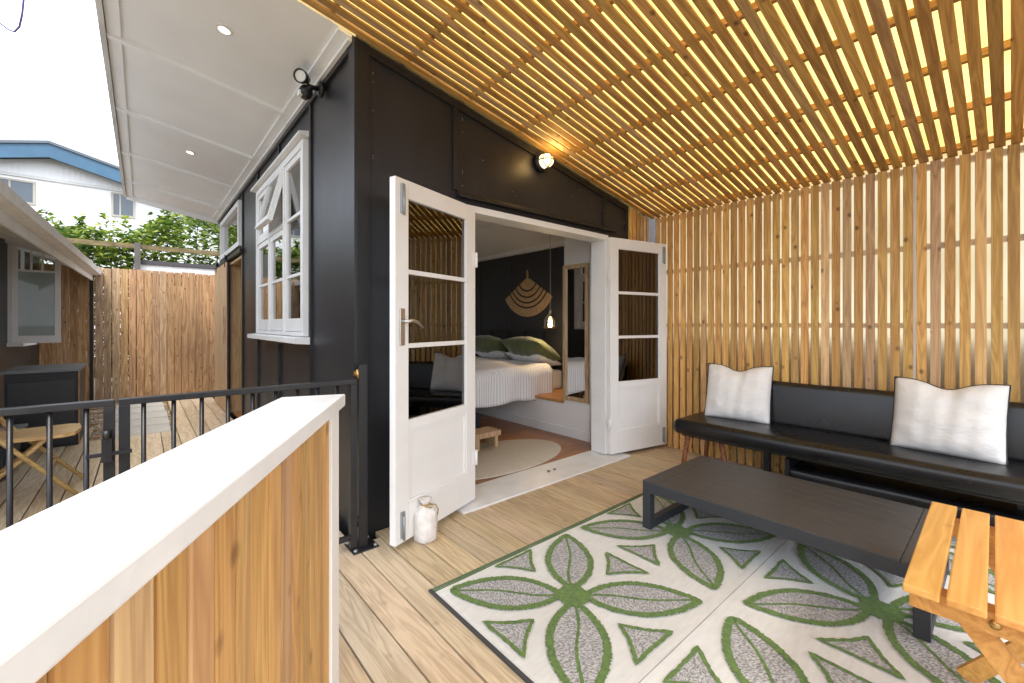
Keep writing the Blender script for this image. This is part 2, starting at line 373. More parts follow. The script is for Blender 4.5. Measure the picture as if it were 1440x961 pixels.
# roof, soffit
OX = -.20
def slab(b, x0, x1, y0, y1, o0, o1): prism(b, [(x0, zr(x0)+o0), (x1, zr(x1)+o0), (x1, zr(x1)+o1), (x0, zr(x0)+o1)], 'Y', y0, y1)
bm = new_bm(); slab(bm, OX, 4.45, HY+.002, 8.25, .045, .16); obj('roof', bm, mat('roof_metal', (.20, .21, .22), .5, .3), house)
bm = new_bm(); slab(bm, OX+.03, HX-.001, HY+.004, 8.2, .012, .043); sf = obj('soffit', bm, SOFF, house)
for yy in (3.72, 4.93, 6.14, 7.35):
    bm = new_bm(); slab(bm, OX+.032, HX-.10, yy-.024, yy+.024, -.018, .0115); obj('soffit_batten', bm, SOFF, sf)
for a, b_ in ((HX-.10, HX-.022), (OX+.032, OX+.10)):
    bm = new_bm(); slab(bm, a+.0005, b_, HY+.006, 8.19, -.0045, .0112); obj('soffit_trim', bm, SOFF, sf)
bm = new_bm(); box(bm, HX-.045, HX-.0215, HY+.01, 8.15, zr(HX)-.022, zr(HX)-.001); obj('soffit_trim', bm, SOFF, sf)
bm = new_bm(); prism(bm, [(OX, zr(OX)-.035), (OX+.028, zr(OX)-.035), (OX+.028, zr(OX)+.17), (OX, zr(OX)+.17)], 'Y', HY+.003, 8.22); obj('fascia', bm, mat('weathered_fascia', (.60, .60, .58), .7, var=.18, vscale=9, stretch=(1, .3, 1)), house)
bm = new_bm(); slab(bm, OX+.03, HX, 8.19, 8.215, -.06, .04); obj('barge_board', bm, SOFF, house)
# casement window (three lights wide), awning sash open in the middle
win = obj('window', (lambda b: (box(b, HX-.045, HX+.09, WY0, WY0+.055, WZ0, WZ1), box(b, HX-.045, HX+.09, WY1-.055, WY1, WZ0, WZ1), box(b, HX-.045, HX+.09, WY0+.055, WY1-.055, WZ1-.05, WZ1), box(b, HX-.045, HX+.09, WY0+.055, WY1-.055, WZ0, WZ0+.03), b)[-1])(new_bm()), WHITE, house)
bm = new_bm(); prism(bm, [(HX-.11, WZ0-.05), (HX+.02, WZ0-.06), (HX+.02, WZ0-.002), (HX-.11, WZ0-.012)], 'Y', WY0-.07, WY1+.07); obj('sill', bm, WHITE, win)
bm = new_bm(); prism(bm, [(HX-.085, WZ1+.012), (HX-.0, WZ1+.002), (HX-.0, WZ1+.05), (HX-.085, WZ1+.03)], 'Y', WY0-.05, WY1+.05); obj('head_cap', bm, WHITE, win)
cw = (WY1-WY0-.11-.06)/3
def sash(name, y0, y1, z0, z1, bars, x0=HX-.035, x1=HX+.005, st=.045, bot=.10):
    b = new_bm()
    box(b, x0, x1, y0, y0+st, z0, z1); box(b, x0, x1, y1-st, y1, z0, z1); box(b, x0, x1, y0+st, y1-st, z1-st, z1); box(b, x0, x1, y0+st, y1-st, z0, z0+bot)
    for zb in bars: box(b, x0+.004, x1-.004, y0+st, y1-st, zb-.011, zb+.011)
    o = obj(name, b, WHITE, win)
    zz = [z0+bot]+list(bars)+[z1-st]
    for a, c in zip(zz, zz[1:]):
        b = new_bm(); box(b, (x0+x1)/2-.002, (x0+x1)/2+.002, y0+st, y1-st, a, c); obj('pane', b, GLASS, win)
    return o
ztr = WZ0+.03+.86      # transom line under the awnings
for i in range(3):
    y0 = WY0+.055+i*(cw+.03); y1 = y0+cw
    if i: bm = new_bm(); box(bm, HX-.045, HX+.06, y0-.03, y0, WZ0+.03, WZ1-.05); obj('mullion', bm, WHITE, win)
    if i == 0: sash('sash', y0+.003, y1-.003, WZ0+.034, WZ1-.054, [1.60, 2.06])
    else:
        sash('sash', y0+.003, y1-.003, WZ0+.034, ztr, [1.60])
        bm = new_bm(); box(bm, HX-.045, HX+.05, y0, y1, ztr+.003, ztr+.04); obj('transom', bm, WHITE, win)
        if i == 2: sash('sash', y0+.003, y1-.003, ztr+.043, WZ1-.054, [], bot=.045)
        else:     # awning, hinged at its head, swung out
            h = WZ1-.054-ztr-.043; b = new_bm(); ww = y1-y0-.006
            box(b, -.02, .02, -ww/2, -ww/2+.04, -h, 0); box(b, -.02, .02, ww/2-.04, ww/2, -h, 0); box(b, -.02, .02, -ww/2+.04, ww/2-.04, -.04, 0); box(b, -.02, .02, -ww/2+.04, ww/2-.04, -h, -h+.045)
            Mx = Matrix.Translation((HX-.03, (y0+y1)/2, WZ1-.056)) @ Matrix.Rotation(R(14), 4, 'Y')
            bmesh.ops.transform(b, matrix=Mx, verts=b.verts); obj('awning_sash', b, WHITE, win)
            b = new_bm(); box(b, -.002, .002, -ww/2+.04, ww/2-.04, -h+.045, -.04); bmesh.ops.transform(b, matrix=Mx, verts=b.verts); obj('pane', b, GLASS, win)
            b = new_bm(); tube(b, [(HX-.02, y0+.03, ztr+.06), (HX-.14, y0+.03, ztr+.08)], .005, 6); obj('window_stay', b, BOLT, win)
# clerestory window
b = new_bm(); st = .06
box(b, HX-.04, HX+.07, CY0, CY0+st, CZ0, CZ1); box(b, HX-.04, HX+.07, CY1-st, CY1, CZ0, CZ1); box(b, HX-.04, HX+.07, CY0+st, CY1-st, CZ1-st, CZ1); box(b, HX-.04, HX+.07, CY0+st, CY1-st, CZ0, CZ0+st)
cl = obj('clerestory_window', b, WHITE, house)
b = new_bm(); box(b, HX+.01, HX+.014, CY0+st, CY1-st, CZ0+st, CZ1-st); obj('pane', b, GLASS, cl)
# sliding timber door on its track
b = new_bm(); box(b, HX-.05, HX-.02, 6.0, 8.18, 2.085, 2.13); tr = obj('door_track', b, METAL, house)
for yy in (7.05, 7.95):
    b = new_bm(); lathe(b, [(.0, -.012), (.035, -.012), (.035, .012), (0, .012)], 14, Matrix.Translation((HX-.06, yy, 2.135)) @ Matrix.Rotation(R(90), 4, 'Y')); box(b, HX-.075, HX-.068, yy-.02, yy+.02, 2.0, 2.14); obj('roller', b, METAL, tr)
b = new_bm(); box(b, HX-.055, HX-.03, 6.93, 8.17, .02, 2.05); sd = obj('sliding_door', b, BATTEN, house)
sl = new_bm(); box(sl, -.012, 0, 0, .052, .02, 2.06, .002); slm = mesh_of('cladding_board', sl, wood('pale_door_cladding', (.68, .46, .26), (.50, .31, .16), 'Z', 1, .6, .2, .12))
for i in range(22): o = inst('cladding_board', slm, sd, (-.0555, 6.935-HY+i*.056, 0))
b = new_bm(); box(b, HX-.095, HX-.068, 7.0, 7.035, .95, 1.45); obj('pull_handle', b, OAK, sd)
b = new_bm()
for a, c in ((EY0, EY0+.03), (EY1-.03, EY1)): box(b, HX-.008, HX+T, a, c, 0, EZ)
box(b, HX-.008, HX+T, EY0+.03, EY1-.03, EZ-.03, EZ); dj = obj('door_jamb', b, wood('jamb_timber', (.58, .38, .2), (.42, .25, .12), 'Z', 1, .5, 0, .05), house)
b = new_bm(); box(b, HX-.026, HX-.0085, EY0-.0, EY0+.06, 1.0, 1.14); obj('latch_plate', b, BRASS, dj)
b = new_bm(); box(b, HX+.75, HX+.78, 5.95, 8.1, 0, 2.3); obj('hall_lining', b, wood('ply_lining', (.44, .22, .09), (.32, .15, .06), 'Z', .6, .5, .1, .05), house)
b = new_bm(); box(b, HX+.02, HX+.75, 5.95, 8.15, -.02, .005); obj('hall_floor', b, FLOOR, house)
b = new_bm(); box(b, HX+.13, HX+.74, 5.83, 5.86, 0, 2.6); obj('hall_wall', b, INTW, house)
b = new_bm(); box(b, HX+T, 4.3, 8.1, 8.2, -.1, 2.3); obj('rear_wall', b, BLACK, house)
# ---- french doors
b = new_bm()
box(b, DX0, DX0+.045, HY-.03, HY+T+.012, .03, DZ); box(b, DX1-.045, DX1, HY-.03, HY+T+.012, .03, DZ); box(b, DX0+.045, DX1-.045, HY-.03, HY+T+.012, DZ-.045, DZ)
df = obj('door_frame', b, WHITE, house)
b = new_bm(); prism(b, [(HY-.16, .012), (HY+T+.02, .03), (HY+T+.02, -.02), (HY-.16, -.001)], 'X', DX0-.10, DX1+.16); th = obj('threshold', b, CAPW, df)
for xx in (2.50, 2.57):
    b = new_bm(); lathe(b, [(0, 0), (.012, 0), (.012, .003), (0, .003)], 12, Matrix.Translation((xx, HY+.0, .0275))); obj('bolt_socket', b, METAL, th)
def french_leaf(hx, hy, ang, flip, handle):
    """leaf in its own space: hinge at x=0, leaf along +x; flip puts the outside face on the other side"""
    W, H, t = .735, 1.975, .042
    leaf = obj('door', (lambda b: (box(b, 0, .10, -t/2, t/2, 0, H, .003), box(b, W-.10, W, -t/2, t/2, 0, H, .003), box(b, .10, W-.10, -t/2, t/2, H-.10, H, .002), box(b, .10, W-.10, -t/2, t/2, 0, .20, .002), box(b, .10, W-.10, -t/2, t/2, .60, .655, .002), b)[-1])(new_bm()), WHITE, None)
    leaf.parent = house; leaf.location = (hx-HX, hy-HY, .035); leaf.rotation_euler = (0, 0, ang)
    zs = [.655, 1.065, 1.475, H-.10]
    for z_ in zs[1:3]:
        b = new_bm(); box(b, .10, W-.10, -.014, .014, z_-.013, z_+.013, .003); obj('glazing_bar', b, WHITE, leaf)
    for a, c in zip(zs, zs[1:]):
        b = new_bm(); box(b, .1005, W-.1005, -.002, .002, a+(.013 if a > .7 else 0), c-(.013 if c < 1.8 else 0)); obj('pane', b, DGLASS, leaf)
    b = new_bm(); box(b, .1005, W-.1005, -.008, .008, .2005, .5995); obj('panel', b, WHITE, leaf)
    b = new_bm()
    for s in (-1, 1):
        for (x0, x1, z0, z1) in ((.10, W-.10, .2005, .214), (.10, W-.10, .586, .5995), (.10, .114, .214, .586), (W-.114, W-.10, .214, .586)):
            box(b, x0, x1, min(s*.0085, s*.017), max(s*.0085, s*.017), z0, z1)
    obj('panel_moulding', b, WHITE, leaf)
    f = flip
    for z0, z1 in ((H-.19, H-.03), (.03, .17)):
        b = new_bm(); y0, y1 = sorted((f*t/2, f*(t/2+.014))); box(b, W-.062, W-.036, y0, y1, z0, z1, .003); tube(b, [(W-.049, f*(t/2+.017), z0-.01), (W-.049, f*(t/2+.017), z1-.02)], .007, 8); obj('bolt', b, BOLT, leaf)
    if handle:
        b = new_bm(); y0, y1 = sorted((f*t/2, f*(t/2+.008))); box(b, W-.065, W-.03, y0, y1, 1.07, 1.27, .003); pl = obj('handle', b, CHROME, leaf)
        b = new_bm(); yy = f*(t/2+.05)
        tube(b, [(W-.048, f*t/2, 1.20), (W-.048, yy, 1.20), (W-.075, yy, 1.205), (W-.12, yy, 1.195), (W-.155, yy+f*.004, 1.165)], [.011, .010, .009, .008, .006], 10); obj('lever', b, CHROME, pl)
    for z_ in (.28, 1.62):
        b = new_bm(); tube(b, [(-.006, f*(t/2+.004), z_-.05), (-.006, f*(t/2+.004), z_+.05)], .009, 10); box(b, -.02, .03, *sorted((f*t/2, f*(t/2+.003))), z_-.045, z_+.045); obj('hinge', b, WHITE, leaf)
    return leaf
french_leaf(1.708, HY-.055, math.atan2(-.24, -.70), 1, True)
french_leaf(3.222, HY-.055, math.atan2(-.145, .72), -1, False)
# ---- bedroom shell
RX1, RY1 = 4.10, 5.75
b = new_bm(); box(b, HX+T, 4.2, HY+T+.02, RY1, -.05, .028); obj('bedroom_floor', b, FLOOR, house)
b = new_bm(); box(b, RX1, RX1+.1, 3.13, RY1, 0, 2.6); obj('bedroom_wall', b, DARKW, house)
b = new_bm(); box(b, HX+T, RX1, RY1, RY1+.08, 0, 2.9); obj('bedroom_wall', b, INTW, house)
b = new_bm(); box(b, 3.43, RX1, HY+T+.002, 3.13, .028, zr(3.43)); obj('wardrobe_partition', b, INTW, house)
b = new_bm(); slab(b, HX+T, RX1+.1, HY+T, RY1, -.015, .03); cg = obj('bedroom_ceiling', b, INTW, house)
b = new_bm(); slab(b, RX1-.05, RX1-.002, 3.14, RY1-.01, -.06, -.016); obj('cornice', b, WHITE, cg)
for xx in (2.2, 3.2):
    b = new_bm(); slab(b, xx, xx+.04, HY+T+.01, RY1-.01, -.024, -.0155); obj('ceiling_batten', b, WHITE, cg)
b = new_bm(); box(b, 3.435, RX1-.002, 3.132, RY1-.01, .0285, .375); pf = obj('bed_platform', b, INTW, house)
b = new_bm(); box(b, 3.41, RX1-.003, 3.133, RY1-.012, .376, .405); obj('ledge', b, wood('ledge_timber', (.48, .22, .07), (.34, .14, .04), 'Y', .8, .4, .1, .05), pf)
b = new_bm(); box(b, 3.418, 3.4345, 2.6, RY1-.012, .0285, .12); obj('skirting', b, WHITE, pf)
for yy in (3.95, 4.8, 5.55):
    b = new_bm(); box(b, RX1-.012, RX1-.0005, yy-.008, yy+.008, .41, 2.2); obj('wall_joint', b, mat('dark_wall_joint', (.05, .05, .055), .5), house)

# ================================================================ SLATTED CEILING
NS = 55; SP = .0672
ceil = thing('slatted_ceiling', 'sloping cedar slat ceiling under a pale translucent roof sheet', 'ceiling', (HX, 2.40, 2.855))
local(ceil)
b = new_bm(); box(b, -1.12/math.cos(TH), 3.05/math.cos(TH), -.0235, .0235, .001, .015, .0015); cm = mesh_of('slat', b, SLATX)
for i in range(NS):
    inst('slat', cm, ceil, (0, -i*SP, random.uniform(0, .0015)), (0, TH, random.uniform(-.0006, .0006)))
b = new_bm(); box(b, -.012, .012, -NS*SP, .03, .0, .04); jm = mesh_of('joist', b, JOIST)
for i in range(10):
    xx = -1.05+.45*i; inst('joist', jm, ceil, (xx, 0, .0175-SL*xx), (0, TH, 0))
b = new_bm(); box(b, -1.2/math.cos(TH), 3.16/math.cos(TH), -NS*SP-.05, .035, .0, .004); inst('roof_sheet', mesh_of('roof_sheet', b, ROOFSHEET), ceil, (0, 0, .085), (0, TH, 0))

# ================================================================ SLATTED SCREEN WALL
scr = thing('slatted_screen', 'tall vertical cedar slat screen behind the black bench', 'screen', (SX, 2.40, 0)); local(scr)
b = new_bm(); box(b, 0, .02, -.0247, .0247, .004, zr(SX)-.004, .0015); sm = mesh_of('slat', b, SLAT)
for i in range(NS): inst('slat', sm, scr, (random.uniform(0, .002), -.055-i*SP, 0), (0, 0, random.uniform(-.01, .01)))
for z_ in (.08, 1.21, 1.74, 2.27):
    b = new_bm(); box(b, .0225, .06, -NS*SP-.05, -.03, z_-.018, z_+.018); obj('rail', b, mat('rail_grey', (.72, .62, .46), .7, var=.2, vscale=5), scr)
b = new_bm(); box(b, .066, .069, -NS*SP-.05, -.02, .0, 2.36); obj('wall_sheet', b, WALLSHEET, scr)
b = new_bm(); box(b, .0212, .064, -1.975, -1.952, .0, 2.28); obj('sheet_joiner', b, WHITE, scr)
ret = thing('slatted_return', 'short strip of cedar slats between the gable and the long screen', 'screen', (3.6, HY, 0)); local(ret)
b = new_bm(); box(b, -.0225, .0225, -.02, -.0, .004, 2.335, .0015); rm_ = mesh_of('slat', b, SLAT)
for i in range(6): inst('slat', rm_, ret, (.028+i*.0605, 0, 0), (0, 0, 0), (1, 1, (zr(3.628+i*.0605)-.006)/2.335))
b = new_bm(); box(b, 0, .36, .0005, .012, .0, 2.27); obj('backing_board', b, BATTEN, ret)
# fence outside the screen: unseen, set close to shade the sheet's lower part
bf = thing('shading_fence', 'unseen low timber fence just outside the slat screen, shading its lower sheet', 'fence', (4.15, 0, -.16)); local(bf)
b = new_bm(); box(b, 0, .02, 0, .14, 0, 1.30); bfm = mesh_of('paling', b, FENCE)
for i in range(34): inst('paling', bfm, bf, (0, -2.4+i*.148, 0))
b = new_bm(); box(b, .0205, .06, -2.4, 2.6, .9, .98); obj('rail', b, FENCE, bf)

# ================================================================ HALF WALL WITH WHITE CAP
FW = Vector((.652, .758, 0)); RT = Vector((.758, -.652, 0))
wang = R(10.07); Wd = FW*math.cos(wang)-RT*math.sin(wang); Wn = Vector((Wd.y, -Wd.x, 0))      # Wn points to the patio side
endR = FW*1.358+RT*(-.526)              # far right corner of the cap
rz_w = math.atan2(Wd.y, Wd.x)
hw = thing('half_wall', 'white capped half wall clad in orange vertical cedar boards', 'wall', (endR.x, endR.y, 0), rz_w); local(hw)
# local: +x away from the camera, +y to the left, cap corner at x=0,y=0
LW = 2.3
b = new_bm(); box(b, -LW, 0, 0, .178, .963, 1.0, .004)
for v in b.verts:
    if v.co.x > -.05: v.co.x += -(v.co.y)*.17     # end cut
obj('cap', b, CAPW, hw)
b = new_bm(); box(b, -LW, -.045, .034, .15, -.02, .962); obj('core', b, BATTEN, hw)
b = new_bm(); box(b, -.125, -.035, .012, .0335, -.015, .962, .002); obj('end_trim', b, WHITE, hw)
b = new_bm(); box(b, -.0445, -.03, .034, .15, -.015, .962, .002); obj('end_trim', b, WHITE, hw)
b = new_bm(); box(b, -.0605, 0, .018, .0335, -.02, .961, .005); cbm = mesh_of('cladding_board', b, CLAD)
xx = -.128; 
while xx > -LW+.06:
    inst('cladding_board', cbm, hw, (xx, random.uniform(0, .0015), 0)); xx -= .0645

# ================================================================ BALUSTRADE AND GATE
RY = 2.30; RZ = .925
post = thing('gate_post', 'square black steel post bolted to the deck at the house corner', 'post', (.915, RY+.03, 0))
b = new_bm(); box(b, .89, .94, RY+.005, RY+.055, .008, 1.0, .003); obj('post', b, METAL, post)
b = new_bm(); box(b, .845, .985, RY-.04, RY+.10, .001, .0085, .002); bp_ = obj('base_plate', b, METAL, post)
for dx in (.86, .97):
    for dy in (-.025, .085):
        b = new_bm(); lathe(b, [(0, 0), (.011, 0), (.011, .009), (.006, .012), (0, .012)], 6, Matrix.Translation((dx, RY+dy, .0086))); obj('bolt', b, BOLT, bp_)
def rail_panel(name, label, x0, x1, xs, stile_l, stile_r):
    t = thing(name, label, 'gate' if name == 'metal_gate' else 'railing', (x0, RY, 0))
    b = new_bm(); box(b, x0, x1, RY-.019, RY+.019, RZ-.025, RZ, .003); obj('top_rail', b, METAL, t)
    b = new_bm(); box(b, x0+.034, x1-.034, RY-.0125, RY+.0125, .07, .095, .002); obj('bottom_rail', b, METAL, t)
    if stile_l: b = new_bm(); box(b, x0, x0+.034, RY-.0165, RY+.0165, .03, RZ-.0255, .002); obj('stile', b, METAL, t)
    if stile_r: b = new_bm(); box(b, x1-.034, x1, RY-.0165, RY+.0165, .03, RZ-.0255, .002); obj('stile', b, METAL, t)
    for q in xs:
        b = new_bm(); tube(b, [(q, RY, .09), (q, RY, RZ-.02)], .0085, 10); obj('baluster', b, METAL, t)
    return t
gate = rail_panel('metal_gate', 'black steel balustrade gate hinged on the post by the house', -.070, .872, [.005+.096*i for i in range(9)], True, True)
for z_ in (.16, .955):
    b = new_bm(); tube(b, [(.881, RY+.0, z_-.03), (.881, RY+.0, z_+.02)], .008, 8); bar(b, (.86, RY, z_), (.905, RY+.02, z_), .006, .02); obj('hinge', b, METAL if z_ < .5 else BRASS, gate)
b = new_bm(); bar(b, (-.16, RY-.03, .72), (-.03, RY-.03, .72), .014, .014); box(b, -.118, -.088, RY-.036, RY-.018, .69, .78); lathe(b, [(.012, 0), (.012, .03)], 10, Matrix.Translation((-.103, RY-.03, .78))); obj('latch', b, METAL, gate)
rp = rail_panel('railing', 'black steel balustrade panel in front of the folding chair', -1.75, -.080, [-.161-.096*i for i in range(16)], True, True)
b = new_bm(); box(b, -1.80, -1.752, RY-.024, RY+.024, .0, 1.0, .002); obj('end_post', b, METAL, rp)

# ================================================================ RUG
rug = thing('outdoor_rug', 'white woven outdoor rug with green outlined leaf flowers', 'rug', (1.0, 1.735, 0)); local(rug)
TS = .915; NX, NY = 3, 2
RL, RWD = TS*NX, TS*NY
RUGW = mat('rug_white', (.80, .80, .775), .9, var=.05, vscale=14, bump=.5, bscale=220, stretch=(1, 4, 1))
WEAVE = bpy.data.materials.new('rug_weave'); WEAVE.use_nodes = True
N = WEAVE.node_tree.nodes; L = WEAVE.node_tree.links
tc = N.new('ShaderNodeTexCoord'); mpw = N.new('ShaderNodeMapping'); mpw.inputs['Rotation'].default_value = (0, 0, .7); L.new(tc.outputs['Object'], mpw.inputs[0])
ck = N.new('ShaderNodeTexNoise'); ck.inputs['Scale'].default_value = 170; ck.inputs['Detail'].default_value = 2; ck.inputs['Roughness'].default_value = .7
mpw.inputs['Scale'].default_value = (1, .55, 1); L.new(mpw.outputs[0], ck.inputs['Vector'])
crw = N.new('ShaderNodeValToRGB'); crw.color_ramp.elements[0].color = (.19, .19, .195, 1); crw.color_ramp.elements[1].color = (.58, .58, .58, 1)
crw.color_ramp.elements[0].position = .38; crw.color_ramp.elements[1].position = .62
L.new(ck.outputs[0], crw.inputs[0]); L.new(crw.outputs[0], N['Principled BSDF'].inputs['Base Color']); N['Principled BSDF'].inputs['Roughness'].default_value = .9
MATS['rug_weave'] = WEAVE
GREEN = mat('rug_green', (.11, .215, .02), .95, var=.35, vscale=60, bump=.8, bscale=300, sheen=.2)
b = new_bm(); n_x, n_y = 90, 60
gv = [[b.verts.new((RL*i/n_x, -RWD*j/n_y, .006+.0012*math.sin(i*.7)*math.sin(j*.9)+(.004*math.exp(-((j/n_y-.5)*60)**2)))) for j in range(n_y+1)] for i in range(n_x+1)]
for i in range(n_x):
    for j in range(n_y): b.faces.new((gv[i][j], gv[i][j+1], gv[i+1][j+1], gv[i+1][j])).smooth = True
ed = [gv[i][0] for i in range(n_x+1)]+[gv[n_x][j] for j in range(1, n_y+1)]+[gv[i][n_y] for i in range(n_x-1, -1, -1)]+[gv[0][j] for j in range(n_y-1, 0, -1)]
lo = [b.verts.new((v.co.x, v.co.y, .0005)) for v in ed]
for k in range(len(ed)): b.faces.new((ed[k], ed[(k+1) % len(ed)], lo[(k+1) % len(ed)], lo[k]))
obj('weave', b, RUGW, rug)
b = new_bm(); box(b, -.012, .004, -RWD, 0, .0008, .0105, .003); obj('binding', b, mat('rug_binding', (.06, .06, .062), .9), rug)
for k in range(3):
    b = new_bm(); box(b, 0, RL, -.010-k*.011, -.004-k*.011, .0062, .0092); obj('edge_stripe', b, mat('stripe_green', (.12, .18, .09), .95), rug)
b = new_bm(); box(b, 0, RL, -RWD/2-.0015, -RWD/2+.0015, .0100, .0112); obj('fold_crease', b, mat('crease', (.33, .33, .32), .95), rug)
def ribbon(bm_, pts, w, closed, z, mi, rag=.0):
    n = len(pts); vs1, vs2 = [], []
    for i, p in enumerate(pts):
        a = pts[(i-1) % n] if closed or i else pts[i]; c = pts[(i+1) % n] if closed or i < n-1 else pts[i]
        d = (Vector(c)-Vector(a)).normalized(); nn = Vector((-d.y, d.x))
        r1, r2 = w/2+random.uniform(-rag, rag), w/2+random.uniform(-rag, rag)
        vs1.append(bm_.verts.new((p[0]+nn.x*r1, p[1]+nn.y*r1, z))); vs2.append(bm_.verts.new((p[0]-nn.x*r2, p[1]-nn.y*r2, z)))
    rng = range(n) if closed else range(n-1)
    for i in rng:
        j = (i+1) % n; f = bm_.faces.new((vs1[i], vs2[i], vs2[j], vs1[j])); f.material_index = mi
        if f.calc_center_median().z: pass
def fix_up(bm_):
    bm_.normal_update()
    for f in bm_.faces:
        if f.normal.z < 0: f.normal_flip()
def petal_mesh():
    b = new_bm(); L0, L1, hwid = .055, .545, .108; n = 46
    def half(s): u = s; return hwid*(math.sin(math.pi*u**.92)**.8 if 0 < u < 1 else 0)
    up = [(L0+(L1-L0)*i/n, half(i/n)) for i in range(n+1)]; dn = [(L0+(L1-L0)*i/n, -half(i/n)) for i in range(n, -1, -1)]
    out_ = up+dn[1:-1]
    b.faces.new([b.verts.new((p[0], p[1], .0012)) for p in out_])
    # denser outline with a ragged tufted edge
    den = []
    for i in range(len(out_)):
        a, c = out_[i], out_[(i+1) % len(out_)]
        for q in range(3): den.append((a[0]+(c[0]-a[0])*q/3, a[1]+(c[1]-a[1])*q/3))
    ribbon(b, den, .030, True, .0034, 1, .0042)
    vein = [(L0+(L1-L0)*i/60, .014*math.sin(2.4*math.pi*i/60)*(1-i/90)) for i in range(61)]
    ribbon(b, vein, .012, False, .0030, 1, .0022)
    fix_up(b); return mesh_of('petal', b, [WEAVE, GREEN])
def tri_mesh():
    b = new_bm(); P = [(.405, .122), (.405, -.122), (.245, 0)]; o = []
    for i in range(3):
        a, c = Vector(P[i]), Vector(P[(i+1) % 3]); mid = Vector((.36, 0))
        for q in range(16):
            t = q/16; p = a.lerp(c, t); p = p.lerp(mid, .16*math.sin(math.pi*t)*(1 if i else .4)); o.append((p.x, p.y))
    b.faces.new([b.verts.new((p[0], p[1], .0012)) for p in o]); ribbon(b, o, .016, True, .0032, 1, .003); fix_up(b); return mesh_of('triangle', b, [WEAVE, GREEN])
pm = [petal_mesh() for _ in range(3)]; tm = [tri_mesh() for _ in range(3)]
b = new_bm()
pts = [(.07*math.cos(t*2*math.pi/40)*(1+random.uniform(-.1, .1)+.18*abs(math.sin(2*t*2*math.pi/40))), .07*math.sin(t*2*math.pi/40)*(1+random.uniform(-.1, .1)+.18*abs(math.sin(2*t*2*math.pi/40)))) for t in range(40)]
b.faces.new([b.verts.new((p[0], p[1], .0042)) for p in pts]); fix_up(b); cmn = mesh_of('flower_centre', b, GREEN)
for i in range(NX):
    for j in range(NY):
        cx, cy = TS*(i+.5), -TS*(j+.5)
        for q in range(4):
            inst('petal', pm[(i+j+q) % 3], rug, (cx, cy, .0085), (0, 0, R(45+90*q)))
            inst('triangle', tm[(i+q) % 3], rug, (cx, cy, .0085), (0, 0, R(90*q)))
        inst('flower_centre', cmn, rug, (cx, cy, .0085))

# ================================================================ COFFEE TABLE
ct = thing('coffee_table', 'low charcoal aluminium coffee table with slatted top on the rug', 'table', (2.26, .20, .012)); local(ct)
TW, TL, TZ = .73, 1.235, .268
fr = .05
for y0 in (0, TL-fr):
    b = new_bm()
    for x0 in (0, TW-fr): box(b, x0, x0+fr, y0, y0+fr, .0, TZ-.0005, .003)
    box(b, fr, TW-fr, y0+.002, y0+fr-.002, .0, .045, .002)
    obj('leg_frame', b, ALU, ct)
b = new_bm(); box(b, 0, fr, fr, TL-fr, TZ-.055, TZ-.0005, .003); box(b, TW-fr, TW, fr, TL-fr, TZ-.055, TZ-.0005, .003)
box(b, fr, TW-fr, .002, fr-.002, TZ-.055, TZ-.0005); box(b, fr, TW-fr, TL-fr+.002, TL-.002, TZ-.055, TZ-.0005); obj('apron', b, ALU, ct)
npl = 8; pw = TW/npl
b = new_bm(); box(b, .0012, pw-.0012, .088, TL-.088, TZ, TZ+.012, .0015); plm = mesh_of('plank', b, ALUTOP)
for i in range(npl): inst('plank', plm, ct, (i*pw, 0, 0))
b = new_bm(); box(b, 0, TW, 0, .086, TZ, TZ+.0125, .002); epm = mesh_of('end_plank', b, ALUTOP)
inst('end_plank', epm, ct); inst('end_plank', epm, ct, (0, TL-.086, 0))

# ================================================================ BENCH
bn = thing('bench', 'long black vinyl bench seat with padded back against the slats', 'bench', (3.38, 1.86, 0)); local(bn)
BL = 2.75      # runs towards -y
def padded(b, x0, x1, y0, y1, z0, z1, r, M=None):
    box(b, x0, x1, y0, y1, z0, z1)
    bmesh.ops.subdivide_edges(b, edges=[e for e in b.edges if abs(e.verts[0].co.y-e.verts[1].co.y) > .5], cuts=24)
    bmesh.ops.bevel(b, geom=[e for e in b.edges if e.is_boundary is False and len(e.link_faces) == 2 and e.calc_face_angle(0) > .5], offset=r, segments=5, affect='EDGES', profile=.5)
    for v in b.verts: v.co.z += .004*math.sin(v.co.y*5.1)*math.sin(v.co.x*9+v.co.y*2.3)
    for f in b.faces: f.smooth = True
    if M is not None: bmesh.ops.transform(b, matrix=M, verts=b.verts)
    return b
obj('seat', padded(new_bm(), -.02, .52, -BL, 0, .305, .432, .05), VINYL, bn)
Mb = Matrix.Translation((.50, 0, .40)) @ Matrix.Rotation(R(8), 4, 'Y')
obj('backrest', padded(new_bm(), -.075, .03, -BL, -.26, .0, .36, .045, Mb), VINYL, bn)
b = new_bm(); box(b, .06, .48, -BL+.03, -.05, .285, .312); obj('seat_frame', b, BATTEN, bn)
prof = [(.013, 0), (.017, .02), (.020, .10), (.021, .17), (.016, .185), (.022, .195), (.022, .205), (.016, .215), (.022, .225), (.022, .235), (.017, .245), (.024, .262), (.024, .30)]
for (lx, ly, tx, ty) in ((.07, -.10, -.10, .12), (.44, -.10, .06, .12), (.14, -.33, -.0, -.22), (.07, -BL+.1, -.1, -.1), (.44, -BL+.1, .06, -.1)):
    b = new_bm(); lathe(b, prof, 14); 
    bmesh.ops.transform(b, matrix=Matrix.Translation((lx, ly, .0)) @ Matrix(((1, 0, -tx, tx*.3), (0, 1, -ty, ty*.3), (0, 0, 1, 0), (0, 0, 0, 1))), verts=b.verts); obj('leg', b, TURNED, bn)
for ly in (-.62, -1.9):
    b = new_bm(); box(b, .28, .32, ly-.02, ly+.02, 0, .296); obj('leg', b, METAL, bn)
